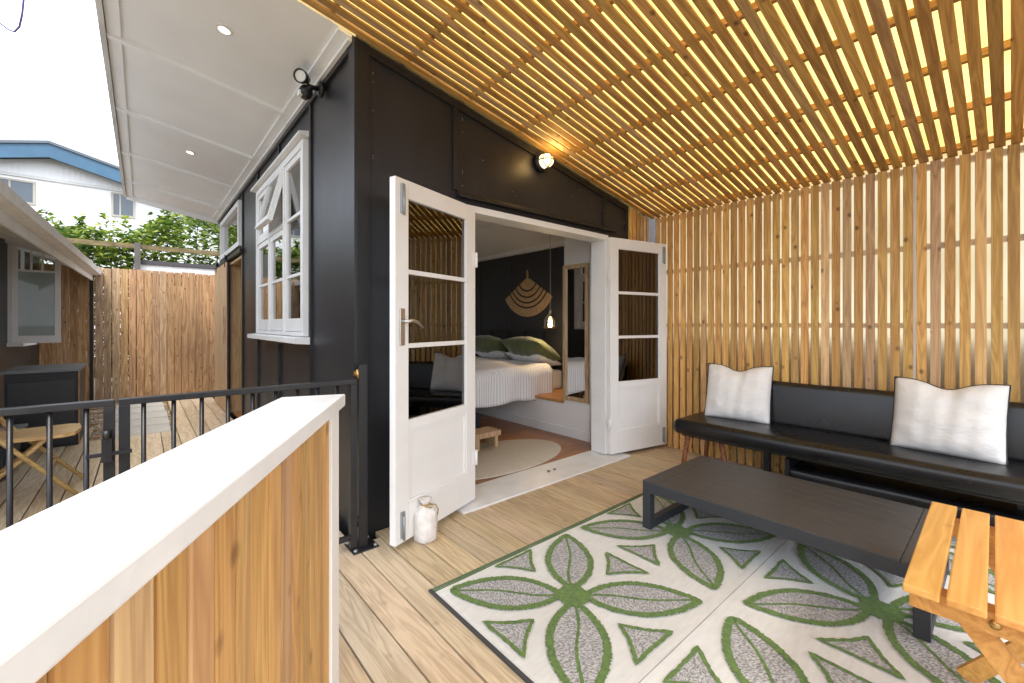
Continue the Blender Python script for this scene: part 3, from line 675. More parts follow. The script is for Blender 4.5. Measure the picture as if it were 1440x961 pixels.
obj('under_cushion', padded(new_bm(), .12, .46, -BL+.1, -.78, .10, .20, .04), VINYL, bn)
b = new_bm(); box(b, .1, .47, -.83, -.80, .0, .26); box(b, .1, .47, -2.55, -2.52, .0, .26); box(b, .13, .45, -2.5, -.835, .07, .099); obj('under_frame', b, METAL, bn)

# cushions
def pillow_bm(w_, h_, t_, dent=0., n=26, pinch=.032, flop=0.):
    b = new_bm(); grid = {}
    for sgn in (1, -1):
        for i in range(n+1):
            for j in range(n+1):
                u, v = -1+2*i/n, -1+2*j/n
                rim = i in (0, n) or j in (0, n)
                if sgn == -1 and rim: grid[(sgn, i, j)] = grid[(1, i, j)]; continue
                x = w_/2*u*(1-pinch*(1-v*v)); z = h_/2*v*(1-pinch*(1-u*u))
                th = t_/2*max((1-abs(u)**2.6)*(1-abs(v)**2.6), 0)**.55
                wr = .007*math.sin(9*u+5*v+sgn+w_*37)*math.sin(4*v-7*u+h_*20)*(1-u*u)+.004*math.sin(17*u*v+w_*50)*(1-v*v)
                top_ = max(0, (v+1)/2)**2
                z -= dent*math.exp(-(u/.38)**2)*top_
                th *= 1-.35*(dent > 0)*math.exp(-(u/.4)**2)*top_
                y = sgn*(th+(wr if not rim else 0))
                x += flop*(u > .8)*(v < -.8)*.02
                grid[(sgn, i, j)] = b.verts.new((x, y, z))
    for sgn in (1, -1):
        for i in range(n):
            for j in range(n):
                q = [grid[(sgn, i, j)], grid[(sgn, i+1, j)], grid[(sgn, i+1, j+1)], grid[(sgn, i, j+1)]]
                f = b.faces.new(q if sgn == -1 else q[::-1]); f.smooth = True
    rim = [grid[(1, i, 0)].co.copy() for i in range(n+1)]+[grid[(1, n, j)].co.copy() for j in range(1, n+1)]+[grid[(1, i, n)].co.copy() for i in range(n-1, -1, -1)]+[grid[(1, 0, j)].co.copy() for j in range(n-1, 0, -1)]
    bmesh.ops.recalc_face_normals(b, faces=b.faces)
    return b, rim
def cushion(label, loc, rz, tilt, w_, h_):
    t = thing('cushion', label, 'cushion', loc, rz); local(t)
    b, rim = pillow_bm(w_, h_, .19, .05)
    M = Matrix.Rotation(tilt, 4, 'X') @ Matrix.Translation((0, 0, h_/2-.012))
    bmesh.ops.transform(b, matrix=M, verts=b.verts); obj('cover', b, LINEN, t)
    b = new_bm(); rim = [M @ p for p in rim]; tube(b, rim+[rim[0]], .0042, 6, cap=False); obj('piping', b, PIPING, t)
# local pillow faces +-y; turn so that it faces -x
cushion('white linen cushion with black piping at the end of the bench by the doors', (3.72, 1.49, .434), R(90+8), R(16), .50, .47)
cushion('white linen cushion with black piping midway along the bench behind the coffee table', (3.69, .27, .434), R(90-6), R(14), .51, .46)

# ================================================================ VARNISHED SLATTED TABLE
vt = thing('slatted_side_table', 'orange varnished slatted folding table beside the coffee table', 'table', (1.49, .185, 0), R(1.0)); local(vt)
# local: slats along +x, spread to -y
VZ = .55
b = new_bm(); box(b, 0, .78, -.068, 0, VZ-.02, VZ, .004); vm_ = mesh_of('slat', b, ORANGE)
for i in range(7): inst('slat', vm_, vt, (0, -i*.0795, 0))
for xx in (.05, .66):
    b = new_bm(); box(b, xx, xx+.05, -.53, -.008, VZ-.075, VZ-.0205, .003); obj('apron', b, ORANGE, vt)
    b = new_bm(); bar(b, (xx+.065, -.09, VZ-.05), (xx+.065, -.46, .012), .022, .05); obj('leg', b, ORANGE, vt)
    b = new_bm(); bar(b, (xx-.015, -.46, VZ-.05), (xx-.015, -.09, .012), .022, .05); obj('leg', b, ORANGE, vt)
b = new_bm(); lathe(b, [(0, 0), (.011, 0), (.011, .004), (0, .005)], 12, Matrix.Translation((.0495, -.16, VZ-.047)) @ Matrix.Rotation(R(-90), 4, 'Y')); obj('bolt', b, BRASS, vt)
b = new_bm(); box(b, .10, .68, -.285, -.265, .25, .29); obj('stretcher', b, ORANGE, vt)

# ================================================================ DOOR STOP BAG
ds = thing('doorstop_bag', 'small white cloth doorstop bag tied with tan cord at the door', 'doorstop', (1.215, 2.165, .001)); local(ds)
b = new_bm(); lathe(b, [(0, 0), (.052, 0), (.062, .012), (.066, .06), (.065, .12), (.060, .16), (.045, .185), (.022, .198), (.018, .204), (.03, .222), (.036, .232), (.02, .23), (0, .215)], 28)
for v in b.verts:
    a = math.atan2(v.co.y, v.co.x); k = .0035*math.sin(5*a+v.co.z*40)+.002*math.sin(11*a); v.co.x += math.cos(a)*k; v.co.y += math.sin(a)*k
obj('bag', b, mat('bag_cloth', (.74, .71, .67), .9, var=.12, vscale=20, bump=.4, bscale=90), ds)
b = new_bm(); tube(b, [(.022*math.cos(t*.5), .022*math.sin(t*.5), .201+.001*math.sin(t)) for t in range(13)], .005, 6); tube(b, [(.02, -.01, .2), (.055, -.02, .19), (.072, -.02, .16), (.066, -.022, .13)], .004, 6); tube(b, [(-.01, -.02, .2), (-.02, -.045, .205), (.01, -.05, .195)], .004, 6)
obj('cord', b, mat('tan_cord', (.42, .25, .09), .8), ds)

# ================================================================ WALL LIGHTS
bl = thing('bulkhead_light', 'lit round bulkhead lamp with wire cage under the slat ceiling', 'lamp', (2.40, HY-.001, 2.50)); local(bl)
RX90 = Matrix.Rotation(R(90), 4, 'X')      # z -> -y
b = new_bm(); lathe(b, [(0, 0), (.075, 0), (.075, .03), (.062, .045), (.055, .045)], 24, RX90, cap=False); obj('base', b, METAL, bl)
b = new_bm(); lathe(b, [(.055, .044), (.054, .075), (.045, .105), (.025, .122), (0, .126)], 22, RX90); obj('diffuser', b, mat('lamp_glass', (.9, .85, .7), .25, emit=((1., .74, .36), 1.0)), bl)
b = new_bm()
for a in (0, math.pi/2):
    tube(b, [RX90 @ Vector((.062*math.cos(a)*math.cos(t), .062*math.sin(a)*math.cos(t), .045+.088*math.sin(t))) for t in [math.pi*i/14 for i in range(15)]], .0045, 6)
tube(b, [RX90 @ Vector((.056*math.cos(t), .056*math.sin(t), .09)) for t in [2*math.pi*i/24 for i in range(25)]], .0032, 6); obj('cage', b, METAL, bl)
pl = bpy.data.lights.new('bulkhead_bulb', 'POINT'); pl.energy = .8; pl.color = (1, .62, .22); pl.shadow_soft_size = .05
po = bpy.data.objects.new('bulb_light', pl); COL.objects.link(po); po.parent = bl; po.location = (.0, -.16, .01)
sl_ = thing('security_light', 'black sensor floodlight fixed under the white soffit', 'lamp', (HX-.02, 2.99, 2.775)); local(sl_)
b = new_bm(); lathe(b, [(0, 0), (.05, 0), (.05, .02), (.035, .03), (0, .03)], 18, Matrix.Rotation(R(-90), 4, 'Y')); tube(b, [(-.03, 0, 0), (-.075, 0, -.005), (-.10, 0, 0)], .016, 10); obj('bracket', b, METAL, sl_)
Mh = Matrix.Translation((-.125, -.02, .03)) @ Vector((-.62, -.72, -.28)).to_track_quat('Z', 'Y').to_matrix().to_4x4()
b = new_bm(); lathe(b, [(0, -.055), (.025, -.05), (.032, -.02), (.04, .01), (.043, .045), (.036, .045), (.034, .03), (0, .028)], 20, Mh); obj('lamp_head', b, METAL, sl_)
b = new_bm(); lathe(b, [(0, .036), (.035, .036)], 20, Mh, cap=False); obj('lens', b, mat('flood_lens', (.75, .75, .70), .15), sl_)
Ms = Matrix.Translation((-.105, 0, -.05)) @ Matrix.Rotation(R(25), 4, 'Y')
b = new_bm(); lathe(b, [(0, -.04), (.03, -.038), (.042, -.01), (.042, .012), (.03, .035), (0, .04)], 18, Ms); tube(b, [(-.10, 0, -.02), (-.105, 0, -.05)], .014, 8); obj('sensor_body', b, METAL, sl_)
b = new_bm(); box(b, -.152, -.128, -.022, .022, -.085, -.052, .004); obj('sensor_window', b, WHITE, sl_)
def downlight(x, y, lab):
    t = thing('downlight', lab, 'lamp', (x, y, zr(x)+.0115), group='soffit downlights'); local(t); t.rotation_euler = (0, TH, 0)
    b = new_bm(); lathe(b, [(.045, -.004), (.045, .0), (.03, .0), (.03, -.006)], 20, cap=False); lathe(b, [(.03, -.006), (.045, -.004)], 20, cap=False); obj('bezel', b, WHITE, t)
    b = new_bm(); lathe(b, [(0, -.0035), (.031, -.0035)], 20, cap=False); obj('lens', b, mat('downlight_lens', (1, .9, .7), .3, emit=((1, .82, .5), 3.)), t)
downlight(.37, 3.05, 'small lit recessed downlight in the soffit close to the floodlight'); downlight(.37, 5.45, 'small lit recessed downlight in the soffit farther along, above the casement window')

# ================================================================ BEDROOM FURNITURE
bed = thing('bed', 'bed with white pin-striped duvet seen through the open doors', 'bed', (2.1, 3.66, .03)); local(bed)
STRIPE = bpy.data.materials.new('striped_duvet'); STRIPE.use_nodes = True; MATS['striped_duvet'] = STRIPE
N = STRIPE.node_tree.nodes; L = STRIPE.node_tree.links
tc = N.new('ShaderNodeTexCoord'); wv = N.new('ShaderNodeTexWave'); wv.bands_direction = 'X'; wv.inputs['Scale'].default_value = 9; wv.inputs['Distortion'].default_value = .6
L.new(tc.outputs['Object'], wv.inputs['Vector']); crs = N.new('ShaderNodeValToRGB'); crs.color_ramp.elements[0].color = (.50, .49, .50, 1); crs.color_ramp.elements[1].color = (.84, .83, .84, 1); crs.color_ramp.elements[0].position = .02; crs.color_ramp.elements[1].position = .22
L.new(wv.outputs[0], crs.inputs[0]); L.new(crs.outputs[0], N['Principled BSDF'].inputs['Base Color']); N['Principled BSDF'].inputs['Roughness'].default_value = .9
bpn = N.new('ShaderNodeBump'); bpn.inputs['Strength'].default_value = .25; bpn.inputs['Distance'].default_value = .01; L.new(wv.outputs[0], bpn.inputs['Height']); L.new(bpn.outputs[0], N['Principled BSDF'].inputs['Normal'])
b = new_bm(); box(b, .05, 1.95, .06, 1.50, .375, .61, .04); obj('mattress', b, INTW, bed)
b = new_bm(); box(b, .04, 1.3, .05, 1.51, .31, .374, .004); obj('base', b, WHITE, bed)
# duvet: an arched sheet over the mattress with drop at the sides and foot
b = new_bm(); nu, nv = 70, 60; g = []
Wd_, Ld_ = 1.56, 1.62
for i in range(nu+1):
    row = []
    for j in range(nv+1):
        u = -.34+(Ld_+.34)*i/nu; v = -.36+(Wd_+.72)*j/nv       # unrolled cloth coordinates
        def fold(c, lo, hi, rad=.07):
            if c < lo: d_ = lo-c; return lo-min(d_, rad)*.75-.02*(d_ > rad), -max(d_-rad*.4, 0)
            if c > hi: d_ = c-hi; return hi+min(d_, rad)*.75+.02*(d_ > rad), -max(d_-rad*.4, 0)
            return c, 0.
        xx, dz1 = fold(u, .02, 9); yy, dz2 = fold(v, .02, Wd_-.02)
        zz = .68+dz1+dz2
        puff = .035*math.sin(max(0, min(1, (xx-.0)/Ld_))*math.pi)*math.sin(max(0, min(1, yy/Wd_))*math.pi)
        wr = .010*math.sin(xx*11+yy*3)*math.sin(yy*8-xx*2)+.006*math.sin(yy*23+xx*9)
        hang = max(0, -(dz1+dz2))
        yy += .018*math.sin(xx*16)*min(1, hang*6)*(-1 if v < 0 else 1); xx += .018*math.sin(yy*15)*min(1, hang*6)*(1 if dz1 < 0 else 0)
        row.append(b.verts.new((xx, yy, max(zz+puff+wr, .29))))
    g.append(row)
for i in range(nu):
    for j in range(nv): b.faces.new((g[i][j], g[i+1][j], g[i+1][j+1], g[i][j+1])).smooth = True
dv = obj('duvet', b, STRIPE, bed)
md = dv.modifiers.new('thickness', 'SOLIDIFY'); md.thickness = .03; md.offset = 1
b = new_bm(); box(b, 1.955, 1.985, -.02, 1.58, .38, 1.10); hb = obj('headboard', b, mat('dark_headboard', (.02, .021, .024), .5), bed)
for yy in (.02, .38, .76, 1.14, 1.54):
    b = new_bm(); box(b, 1.93, 1.954, yy-.015, yy+.015, .4, 1.10); obj('headboard_batten', b, BATTEN, hb)
for yy in (.12, 1.4):
    b = new_bm(); box(b, .12, .20, yy, yy+.08, 0, .31, .004); obj('leg', b, OAK, bed)
for k, (yy, nm) in enumerate(((.30, 'white sleeping pillow under the olive pillow nearer the doors'), (1.05, 'white sleeping pillow under the olive pillow farther from the doors'))):
    b, _ = pillow_bm(.66, .44, .15); bmesh.ops.transform(b, matrix=Matrix.Translation((3.83, 3.66+yy+.08, .775)) @ Matrix.Rotation(R(90), 4, 'Z') @ Matrix.Rotation(R(-72), 4, 'X'), verts=b.verts)
    tag(obj('pillow', b, LINEN), nm, 'pillow')
for k, (yy, nm) in enumerate(((.25, 'olive velvet pillow on the bed nearer the doors'), (1.08, 'olive velvet pillow on the bed farther from the doors'))):
    b, _ = pillow_bm(.70, .48, .26, pinch=.03); bmesh.ops.transform(b, matrix=Matrix.Translation((3.76, 3.66+yy+.10, .895)) @ Matrix.Rotation(R(90), 4, 'Z') @ Matrix.Rotation(R(-62), 4, 'X'), verts=b.verts)
    tag(obj('pillow', b, GREENV), nm, 'pillow')
b = new_bm(); box(b, 2.55, 2.85, 3.84, 4.3, .0285, .24, .04); tag(obj('storage_bag', b, mat('dark_canvas', (.02, .021, .026), .85, bump=.3)), 'dark canvas storage bag pushed under the bed', 'bag')
b = new_bm(); box(b, 2.06, 2.5, 3.60, 3.628, .55, .66); box(b, 2.06, 2.5, 3.60, 3.618, .30, .552); tag(obj('throw', b, mat('dark_throw', (.07, .065, .06), .9, bump=.3)), 'dark throw blanket hanging over the bed side', 'blanket')
st_ = thing('wooden_step', 'small oak step stool on the floor beside the bed', 'stool', (2.33, 3.22, .0285)); local(st_)
b = new_bm(); box(b, 0, .30, 0, .2, .12, .17, .004); obj('top', b, OAK, st_)
for q in (0.02, .24):
    b = new_bm(); box(b, q, q+.04, .02, .18, 0, .1195, .002); obj('leg', b, OAK, st_)
# oval rug
b = new_bm(); lathe(b, [(0, .0), (1, 0), (1.0, .006), (.985, .010), (0, .010)], 64); bmesh.ops.transform(b, matrix=Matrix.Translation((2.36, 3.02, .0285)) @ Matrix.Diagonal((.78, .42, 1, 1)), verts=b.verts)
tag(obj('oval_rug', b, mat('cream_rug', (.58, .53, .45), .95, var=.05, vscale=20, bump=.5, bscale=150)), 'oval cream rug just inside the open french doors', 'rug')
# fan wall hanging
fan = thing('wall_hanging', 'woven fan shaped straw hanging with dark arcs on bedroom wall', 'wall hanging', (RX1-.004, 4.42, 1.36)); local(fan)
STRAW = mat('woven_straw', (.50, .33, .17), .85, var=.2, vscale=30, bump=.6, bscale=150); ARC = mat('dark_arc', (.025, .022, .02), .9)
CZ = .52; A0 = R(58)
def arc_band(r0, r1, m_, x, nm, a_lim):
    b = new_bm(); n = 40; P = []
    for k in range(n+1):
        a = -a_lim+2*a_lim*k/n
        P.append([b.verts.new((xx_, rr_*math.sin(a), CZ-rr_*math.cos(a)*.98)) for xx_ in (x, x-.012) for rr_ in (r0, r1)])
    for p, q in zip(P, P[1:]):
        for a_, c_ in ((0, 1), (1, 3), (3, 2), (2, 0)): b.faces.new((p[a_], p[c_], q[c_], q[a_]))
    for p in (P[0], P[-1]): b.faces.new((p[0], p[1], p[3], p[2]))
    bmesh.ops.recalc_face_normals(b, faces=b.faces); obj(nm, b, m_, fan)
edges = [.03, .20, .29, .37, .44, .58]
for k, (a, c) in enumerate(zip(edges, edges[1:])):
    arc_band(a+(.012 if k else 0), c-.012, STRAW, 0, 'straw_band', A0)
    if k < 4: arc_band(c-.0118, c+.0118, ARC, .002, 'dark_band', A0)
b = new_bm(); tube(b, [(-.01, .012*math.sin(t), CZ-.03+.13*t/3.14) for t in [3.14*i/8 for i in range(9)]]+[(-.01, -.012*math.sin(t), CZ-.03+.13*t/3.14) for t in [3.14*i/8 for i in range(8, -1, -1)]], .006, 6); obj('hanging_loop', b, STRAW, fan)
# pendant lamp
PX, PY = 3.72, 3.62
pd = thing('pendant_lamp', 'small smoked glass pendant lamp hanging beside the bed', 'lamp', (PX, PY, 1.17)); local(pd)
b = new_bm(); tube(b, [(0, 0, .235), (0, 0, zr(PX)-.02-1.17)], .0035, 6); obj('cord', b, mat('grey_cord', (.45, .45, .45), .7), pd)
b = new_bm(); lathe(b, [(.014, .235), (.017, .20), (.017, .175)], 14); obj('socket', b, CHROME, pd)
b = new_bm(); lathe(b, [(.018, .18), (.03, .165), (.045, .15), (.068, .12), (.078, .08), (.079, .0)], 24, cap=False); sh = obj('shade', b, glass('smoked_glass', (.55, .53, .5), 1.5), pd)
b = new_bm(); lathe(b, [(.079, .0), (.081, .0), (.081, .014), (.079, .014)], 24, cap=False); obj('rim', b, BRASS, pd)
b = new_bm(); lathe(b, [(0, .05), (.02, .06), (.028, .085), (.02, .115), (.012, .17)], 14); obj('bulb', b, mat('pendant_bulb', (1, .8, .5), .3, emit=((1, .68, .3), 2.5)), pd)
pl2 = bpy.data.lights.new('pendant_bulb', 'POINT'); pl2.energy = 4; pl2.color = (1, .7, .38); pl2.shadow_soft_size = .03
po2 = bpy.data.objects.new('bulb_light', pl2); COL.objects.link(po2); po2.parent = pd; po2.location = (0, 0, .03)
# mirror
mr_ = thing('mirror', 'tall oak framed mirror beside the bedroom doorway', 'mirror', (3.424, 2.78, .42)); local(mr_)
b = new_bm()
for y0 in (0, .30): box(b, -.03, 0, y0, y0+.04, .0, 1.42, .003)
box(b, -.03, 0, .04, .30, 0, .04, .002); box(b, -.03, 0, .04, .30, 1.38, 1.42, .002); obj('frame', b, OAK, mr_)
b = new_bm(); box(b, -.012, -.008, .04, .30, .04, 1.38); obj('mirror_glass', b, MIRROR, mr_)
b = new_bm()
for k in range(8):
    a, c = k*.011, (k+1)*.011
    y_a, y_c = 2.60+a, 2.60+c
    box(b, 3.30+.012*math.sin(k*1.1), 3.312+.012*math.sin(k*1.1), y_a-.0, y_c+.0004, .05, 1.99)
tag(obj('curtain', b, mat('white_curtain', (.75, .74, .72), .9), None, True), 'narrow white curtain hanging just inside the right door jamb', 'curtain')

# ================================================================ TIMBER FENCE AND GATE
FY = 9.42
fp = thing('timber_fence', 'tall brown timber paling fence under the white gutter', 'fence', (-1.2, FY, -.05)); local(fp)
b = new_bm(); box(b, 0, .088, -.02, 0, 0, 2.17, .002); fm = mesh_of('paling', b, FENCE)
xx = 0
while xx < .58: inst('paling', fm, fp, (xx, random.uniform(-.003, .003), 0)); xx += .0905
for z_ in (.3, 1.1, 1.95): b = new_bm(); box(b, -.05, .62, .0045, .045, z_, z_+.07); obj('rail', b, FENCE, fp)
tg = thing('timber_gate', 'wide brown timber paling gate closing off the courtyard', 'gate', (-.56, FY, -.02)); local(tg)
xx = 0
while xx < 1.62: inst('paling', fm, tg, (xx, random.uniform(-.004, .004), random.uniform(-.012, .006)), (0, 0, 0), (random.uniform(.98, 1.08), 1, .985)); xx += .0985
for z_ in (.25, .82, 1.9): b = new_bm(); box(b, .0, 1.66, .0055, .045, z_, z_+.06); obj('rail', b, FENCE, tg)
b = new_bm(); box(b, -.062, -.02, -.03, .05, 0, 2.16); obj('gate_post', b, BATTEN, tg)

# ================================================================ LEFT COTTAGE
ctg = thing('cottage', 'dark walled cottage with white gutter and open casement window', 'house', (-1.15, 5.0, -.05))
CX = -1.15
b = new_bm(); box(b, CX-.12, CX, 2.6, 7.74, -.1, 2.36); box(b, CX-.12, CX, 8.30, 9.40, -.1, 2.36); box(b, CX-.12, CX, 7.74, 8.30, -.1, 1.0); box(b, CX-.12, CX, 7.74, 8.30, 2.2, 2.36); obj('wall', b, BLACK, ctg)
GX, GZ = -.56, 2.03
pit = .32
def ce(x): return GZ+.03+(GX-x)*pit
b = new_bm(); prism(b, [(GX-.02, ce(GX-.02)), (-4.5, ce(-4.5)), (-4.5, ce(-4.5)+.1), (GX-.02, ce(GX-.02)+.1)], 'Y', 2.5, 9.45); obj('roof', b, mat('cottage_roof', (.35, .34, .33), .6, .2), ctg)
b = new_bm(); prism(b, [(GX-.04, ce(GX-.04)-.03), (CX-.1, ce(CX-.1)-.03), (CX-.1, ce(CX-.1)-.001), (GX-.04, ce(GX-.04)-.001)], 'Y', 2.52, 9.38); obj('eave_lining', b, mat('eave_paint', (.78, .77, .75), .6, var=.08), ctg)
for yy in [2.8+.6*i for i in range(11)]:
    b = new_bm(); prism(b, [(GX-.045, ce(GX-.045)-.085), (CX-.0, ce(CX)-.085), (CX-.0, ce(CX)-.0305), (GX-.045, ce(GX-.045)-.0305)], 'Y', yy, yy+.045); obj('rafter_tail', b, mat('eave_paint', (.78, .77, .75)), ctg)
b = new_bm(); box(b, GX-.04, GX-.02, 2.5, 9.40, GZ-.13, GZ+.05); obj('fascia', b, mat('cottage_fascia', (.80, .79, .77), .6, var=.06), ctg)
b = new_bm(); prism(b, [(GX-.019, GZ-.04), (GX+.03, GZ-.05), (GX+.075, GZ-.035), (GX+.085, GZ+.035), (GX+.075, GZ+.04), (GX+.065, GZ-.022), (GX-.019, GZ-.025)], 'Y', 2.5, 9.42); obj('gutter', b, mat('gutter_white', (.80, .79, .77), .45, var=.1, vscale=8), ctg)
b = new_bm(); box(b, CX-.1, CX+.03, 7.70, 7.74, 1.0, 2.24); box(b, CX-.1, CX+.03, 8.30, 8.34, 1.0, 2.24); box(b, CX-.1, CX+.03, 7.74, 8.30, 2.20, 2.24); cwf = obj('window', b, WHITE, ctg)
b = new_bm(); box(b, CX-.1, CX+.13, 7.66, 8.38, .955, .999); obj('sill', b, WHITE, cwf)
b = new_bm(); box(b, CX-.06, CX-.056, 7.745, 8.295, 1.005, 2.195); obj('pane', b, GLASS, cwf)
# open sash, hinged on the near jamb
SWd, SH = .40, 1.22
sa = obj('open_sash', (lambda b: (box(b, 0, .05, -.02, .02, 0, SH), box(b, SWd-.05, SWd, -.02, .02, 0, SH), box(b, .05, SWd-.05, -.02, .02, SH-.05, SH), box(b, .05, SWd-.05, -.02, .02, 0, .09), box(b, .05, SWd-.05, -.016, .016, .86, .885), box(b, .145, .163, -.016, .016, .885, SH-.05), box(b, .237, .255, -.016, .016, .885, SH-.05), b)[-1])(new_bm()), WHITE, ctg, False, False)
sa.location = (CX+.03-CX, 7.72-5.0, 1.04); sa.rotation_euler = (0, 0, R(6))
b = new_bm(); box(b, .05, SWd-.05, -.003, .003, .09, .86); obj('frosted_pane', b, FROST, sa, False, False)
for a, c in ((.05, .145), (.163, .237), (.255, SWd-.05)):
    b = new_bm(); box(b, a, c, -.003, .003, .885, SH-.05); obj('pane', b, GLASS, sa, False, False)

ctg.rotation_euler.z = R(-1.5); ctg.location.x -= .12
# cabinet, tub, chair
cb = thing('cabinet', 'black outdoor storage cabinet standing below the cottage window', 'cabinet', (-.98, 6.15, .002)); local(cb)
b = new_bm(); box(b, 0, .49, .012, .72, 0, .745); obj('carcass', b, BATTEN, cb)
b = new_bm(); box(b, -.02, .51, -.02, .74, .7455, .775, .003); obj('top', b, mat('cabinet_top', (.16, .165, .18), .45, var=.15), cb)
b = new_bm(); box(b, .02, .47, -.006, .0115, .03, .66, .002); obj('door', b, BLACK, cb)
b = new_bm(); box(b, .4905, .4965, .03, .06, .0, .745); box(b, .4905, .4965, .66, .70, .0, .745); obj('side_trim', b, FENCE, cb)
tb = thing('storage_tub', 'dark blue plastic tub with grey lid beside the black cabinet', 'tub', (-.98, 5.32, .002)); local(tb)
b = new_bm(); prism(b, [(-.17, 0), (.17, 0), (.21, .33), (-.21, .33)], 'Y', -.24, .24); bmesh.ops.bevel(b, geom=list(b.edges), offset=.02, segments=2, affect='EDGES'); obj('tub', b, mat('tub_plastic', (.022, .027, .035), .5), tb)
b = new_bm(); box(b, -.23, .23, -.27, .27, .331, .355, .008); obj('lid', b, mat('tub_lid', (.20, .22, .24), .45), tb)
b = new_bm(); box(b, -.05, .16, -.2, .05, .3555, .37, .004); obj('packet', b, mat('red_white_packet', (.55, .35, .34), .6, var=.5, vscale=14), tb)
fc = thing('folding_chair', 'folding bamboo coloured wooden chair behind the black railing', 'chair', (-.62, 4.55, 0)); local(fc)
for yy in (-.21, .21):
    b = new_bm(); tube(b, [(.27, yy*1.05, .012), (-.10, yy, .46), (-.22, yy, .62)], .0145, 8); obj('leg', b, BAMBOO, fc)
    b = new_bm(); tube(b, [(-.30, yy*.86, .012), (.0, yy*.86, .30), (.12, yy*.86, .43)], .0145, 8); obj('leg', b, BAMBOO, fc)
    b = new_bm(); tube(b, [(-.10, yy*.9, .42), (-.26, yy*.9, .80)], .014, 8); obj('back_post', b, BAMBOO, fc)
b = new_bm()
prism(b, [(-.2, -.20), (.20, -.21), (.255, -.17), (.275, 0), (.255, .17), (.20, .21), (-.2, .20)], 'Z', .425, .45); obj('seat', b, BAMBOO, fc)
b = new_bm(); prism(b, [(-.19, .54), (-.165, .54), (-.255, .80), (-.275, .80)], 'Y', -.20, .20); obj('backrest', b, BAMBOO, fc)
b = new_bm(); tube(b, [(-.19, -.18, .12), (-.19, .18, .12)], .011, 8); tube(b, [(.12, -.2, .19), (.12, .2, .19)], .011, 8); obj('stretcher', b, BAMBOO, fc)

# ================================================================ BEYOND THE FENCE
shd = thing('shed', 'low shed with white fascia and dark roof behind the gate', 'shed', (.6, 10.4, -.16))
b = new_bm(); box(b, -.02, 2.3, 10.0, 11.4, -.16, 2.1); obj('wall', b, FENCE, shd)
b = new_bm(); box(b, -.05, 2.35, 9.93, 9.96, 2.13, 2.27); obj('fascia', b, WHITE, shd)
b = new_bm(); box(b, -.08, 2.4, 9.90, 11.5, 2.272, 2.34); obj('roof', b, mat('shed_roof', (.07, .065, .07), .6), shd)
gr = thing('garden_rail', 'weathered timber rail on a post in front of the hedge', 'rail', (-.0, 10.0, -.16))
b = new_bm(); box(b, -.10, -.02, 9.76, 9.84, -.16, 2.62); obj('post', b, mat('grey_post', (.12, .11, .10), .8, var=.2), gr)
b = new_bm(); box(b, -2.4, 2.4, 9.845, 9.89, 2.52, 2.60); obj('rail', b, mat('mossy_rail', (.17, .13, .06), .9, var=.5, vscale=7), gr)
LEAF = bpy.data.materials.new('laurel_leaf'); LEAF.use_nodes = True; MATS['laurel_leaf'] = LEAF
N = LEAF.node_tree.nodes; L = LEAF.node_tree.links; pb = N['Principled BSDF']
gi = N.new('ShaderNodeNewGeometry'); cr = N.new('ShaderNodeValToRGB')
cr.color_ramp.elements[0].color = (.03, .075, .014, 1); cr.color_ramp.elements[1].color = (.42, .48, .07, 1); e = cr.color_ramp.elements.new(.5); e.color = (.16, .26, .035, 1)
L.new(gi.outputs['Random Per Island'], cr.inputs[0]); L.new(cr.outputs[0], pb.inputs['Base Color']); pb.inputs['Roughness'].default_value = .4
trn = N.new('ShaderNodeBsdfTranslucent'); mxs = N.new('ShaderNodeMixShader'); mxs.inputs[0].default_value = .4; L.new(cr.outputs[0], trn.inputs[0])
L.new(pb.outputs[0], mxs.inputs[1]); L.new(trn.outputs[0], mxs.inputs[2]); L.new(mxs.outputs[0], N['Material Output'].inputs[0])
def foliage(b, pts, smin, smax):
    for c in pts:
        s_ = random.uniform(smin, smax); q = Matrix.Translation(c) @ Matrix.Rotation(random.uniform(0, 6.28), 4, 'Z') @ Matrix.Rotation(random.uniform(-.9, .9), 4, 'X') @ Matrix.Rotation(random.uniform(-.7, .7), 4, 'Y')
        v = [b.verts.new(q @ Vector(p)) for p in ((-s_, 0, 0), (-.2*s_, -.38*s_, .06*s_), (s_, 0, -.12*s_), (-.2*s_, .38*s_, .06*s_), )]
        b.faces.new((v[0], v[1], v[2])); b.faces.new((v[0], v[2], v[3]))
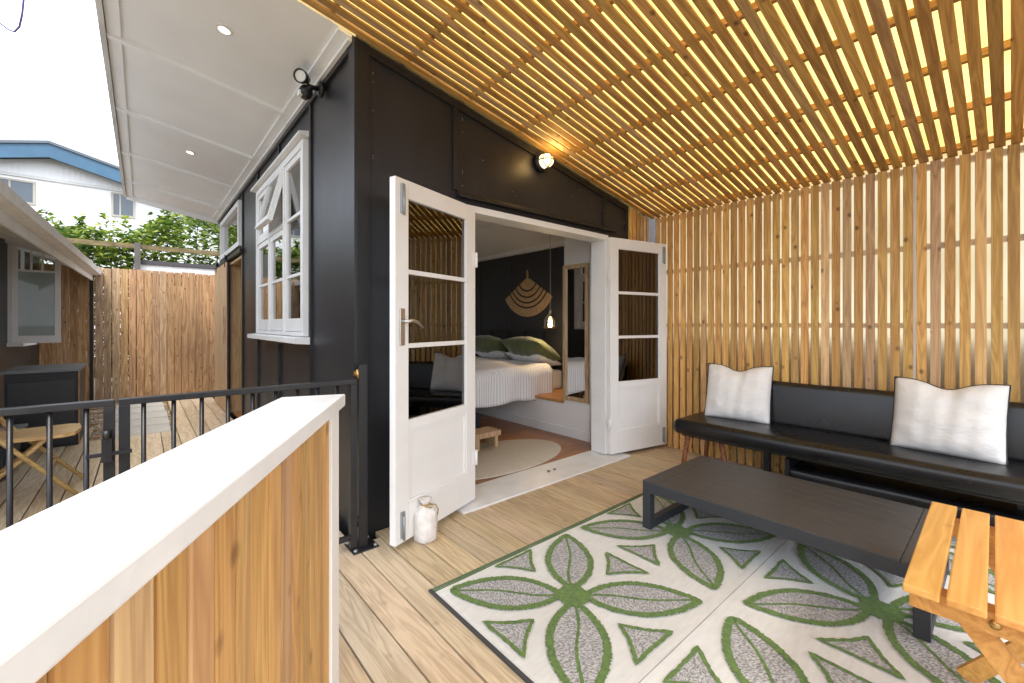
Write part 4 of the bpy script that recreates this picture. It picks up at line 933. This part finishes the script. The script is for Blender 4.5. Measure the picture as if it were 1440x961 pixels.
def hedge(label, x0, x1, y0, y1, ztop, n, name='hedge'):
    t = thing(name, label, 'hedge', ((x0+x1)/2, (y0+y1)/2, -.16)); pts = []
    shoots = [(random.uniform(x0, x1), random.uniform(y0+.1, y1-.1), random.uniform(.1, .5)) for _ in range(int((x1-x0)*9))]
    while len(pts) < n:
        x_, y_, z_ = random.uniform(x0, x1), random.uniform(y0, y1), random.uniform(.3, ztop)
        lim = ztop-.35+.22*math.sin(x_*2.3)+.12*math.sin(x_*6.1+y_*3)
        if z_ > lim: continue
        if y_ > y0+.35 and z_ < lim-.35 and random.random() < .8: continue
        pts.append((x_, y_, z_))
    for sx, sy, sh_ in shoots:
        base = ztop-.4+.22*math.sin(sx*2.3)
        for k in range(22): f = random.random(); pts.append((sx+random.uniform(-.09, .09)*(1.2-f), sy+random.uniform(-.09, .09)*(1.2-f), base+f*sh_))
    b = new_bm(); foliage(b, pts, .045, .085); obj('foliage', b, LEAF, t)
    b = new_bm()
    for i in range(int((x1-x0)*3)):
        xx_ = x0+.15+i/3; yy_ = (y0+y1)/2+random.uniform(-.2, .2); tube(b, [(xx_, yy_, -.16), (xx_+random.uniform(-.1, .1), yy_, 1.4), (xx_+random.uniform(-.25, .25), yy_, ztop-.5)], [.03, .02, .008], 6)
    obj('stem', b, mat('hedge_bark', (.10, .075, .05), .9), t)
hedge('bright green laurel hedge behind the timber fence', -3.6, .62, 10.0, 11.2, 3.35, 21000)
hedge('darker tall shrub at the end of the house behind the shed', .66, 2.6, 10.4, 11.6, 3.75, 8000, 'shrub')

nh = thing('white_house', 'white two storey house with dark blue roof beyond the hedge', 'house', (-3, 20, -.16))
HWm = mat('white_weatherboard', (.80, .80, .80), .6, var=.03); BLUE = mat('blue_roof_trim', (.045, .12, .20), .45, var=.1)
b = new_bm(); prism(b, [(-9, -.16), (4.6, -.16), (4.6, 4.72), (-2.2, 6.5), (-9, 4.72)], 'Y', 20, 27); obj('wall', b, HWm, nh)
b = new_bm(); prism(b, [(-9.4, 4.53), (-2.2, 6.42), (5.0, 4.53), (5.0, 4.95), (-2.2, 6.84), (-9.4, 4.95)], 'Y', 19.55, 19.62); fb = obj('fascia', b, BLUE, nh)
b = new_bm(); prism(b, [(-9.5, 4.925), (-2.2, 6.842), (5.1, 4.925), (5.1, 5.0), (-2.2, 6.93), (-9.5, 5.0)], 'Y', 19.5, 27.3); obj('roof', b, mat('slate_blue_roof', (.11, .13, .16), .6), nh)
bmw = new_bm(); box(bmw, 0, .045, -.012, 0, 0, 1, 0); wbm = mesh_of('cladding_rib', bmw, HWm)
for i in range(60):
    xr = -6.0+i*.13; hh = 6.5-.262*abs(xr+2.2)-5.87-.1
    if hh > .05: inst('cladding_rib', wbm, nh, (xr+3, -.0005, 5.87+.16), (0, 0, 0), (1, 1, hh))
b = new_bm(); box(b, -4.4, -.1, 19.95, 19.999, 5.77, 5.86); obj('band', b, mat('band_grey', (.60, .59, .56), .6), nh)
WF = mat('window_trim_taupe', (.38, .35, .30), .5); DG = mat('dark_window', (.05, .07, .09), .08, spec=.8)
for (x0, x1, z0, z1) in ((-3.45, -2.53, 4.95, 5.68), (-.80, -.18, 4.9, 5.72), (-6.2, -5.3, 4.2, 5.0)):
    b = new_bm(); box(b, x0, x1, 19.96, 19.998, z0, z0+.06); box(b, x0, x1, 19.96, 19.998, z1-.06, z1); box(b, x0, x0+.06, 19.96, 19.998, z0+.06, z1-.06); box(b, x1-.06, x1, 19.96, 19.998, z0+.06, z1-.06); wf_ = obj('window', b, WF, nh)
    b = new_bm(); box(b, x0+.06, x1-.06, 19.985, 19.997, z0+.06, z1-.06); obj('pane', b, DG, wf_)
    b = new_bm(); box(b, (x0+x1)/2-.1, (x0+x1)/2-.06, 19.97, 19.984, z0+.06, z1-.06); obj('mullion', b, WF, wf_)
# overhead service cable, slung from the eaves across the courtyard about 5 m away
def px_point(px, py, d): return FW*d+RT*((px-720)/605*d)+Vector((0, 0, 1.22+(456-py)/605*d))
b = new_bm(); tube(b, [px_point(*p) for p in ((-160, -60, 5.6), (-70, -8, 5.4), (-25, 18, 5.3), (0, 33, 5.2), (12, 42, 5.15), (20, 45, 5.1), (27, 38, 5.05), (31, 20, 5.0), (33, 0, 5.0), (36, -50, 4.9))], .010, 6)
tag(obj('overhead_cable', b, mat('cable', (.06, .05, .16), .6)), 'loop of dark overhead service cable against the sky', 'cable')
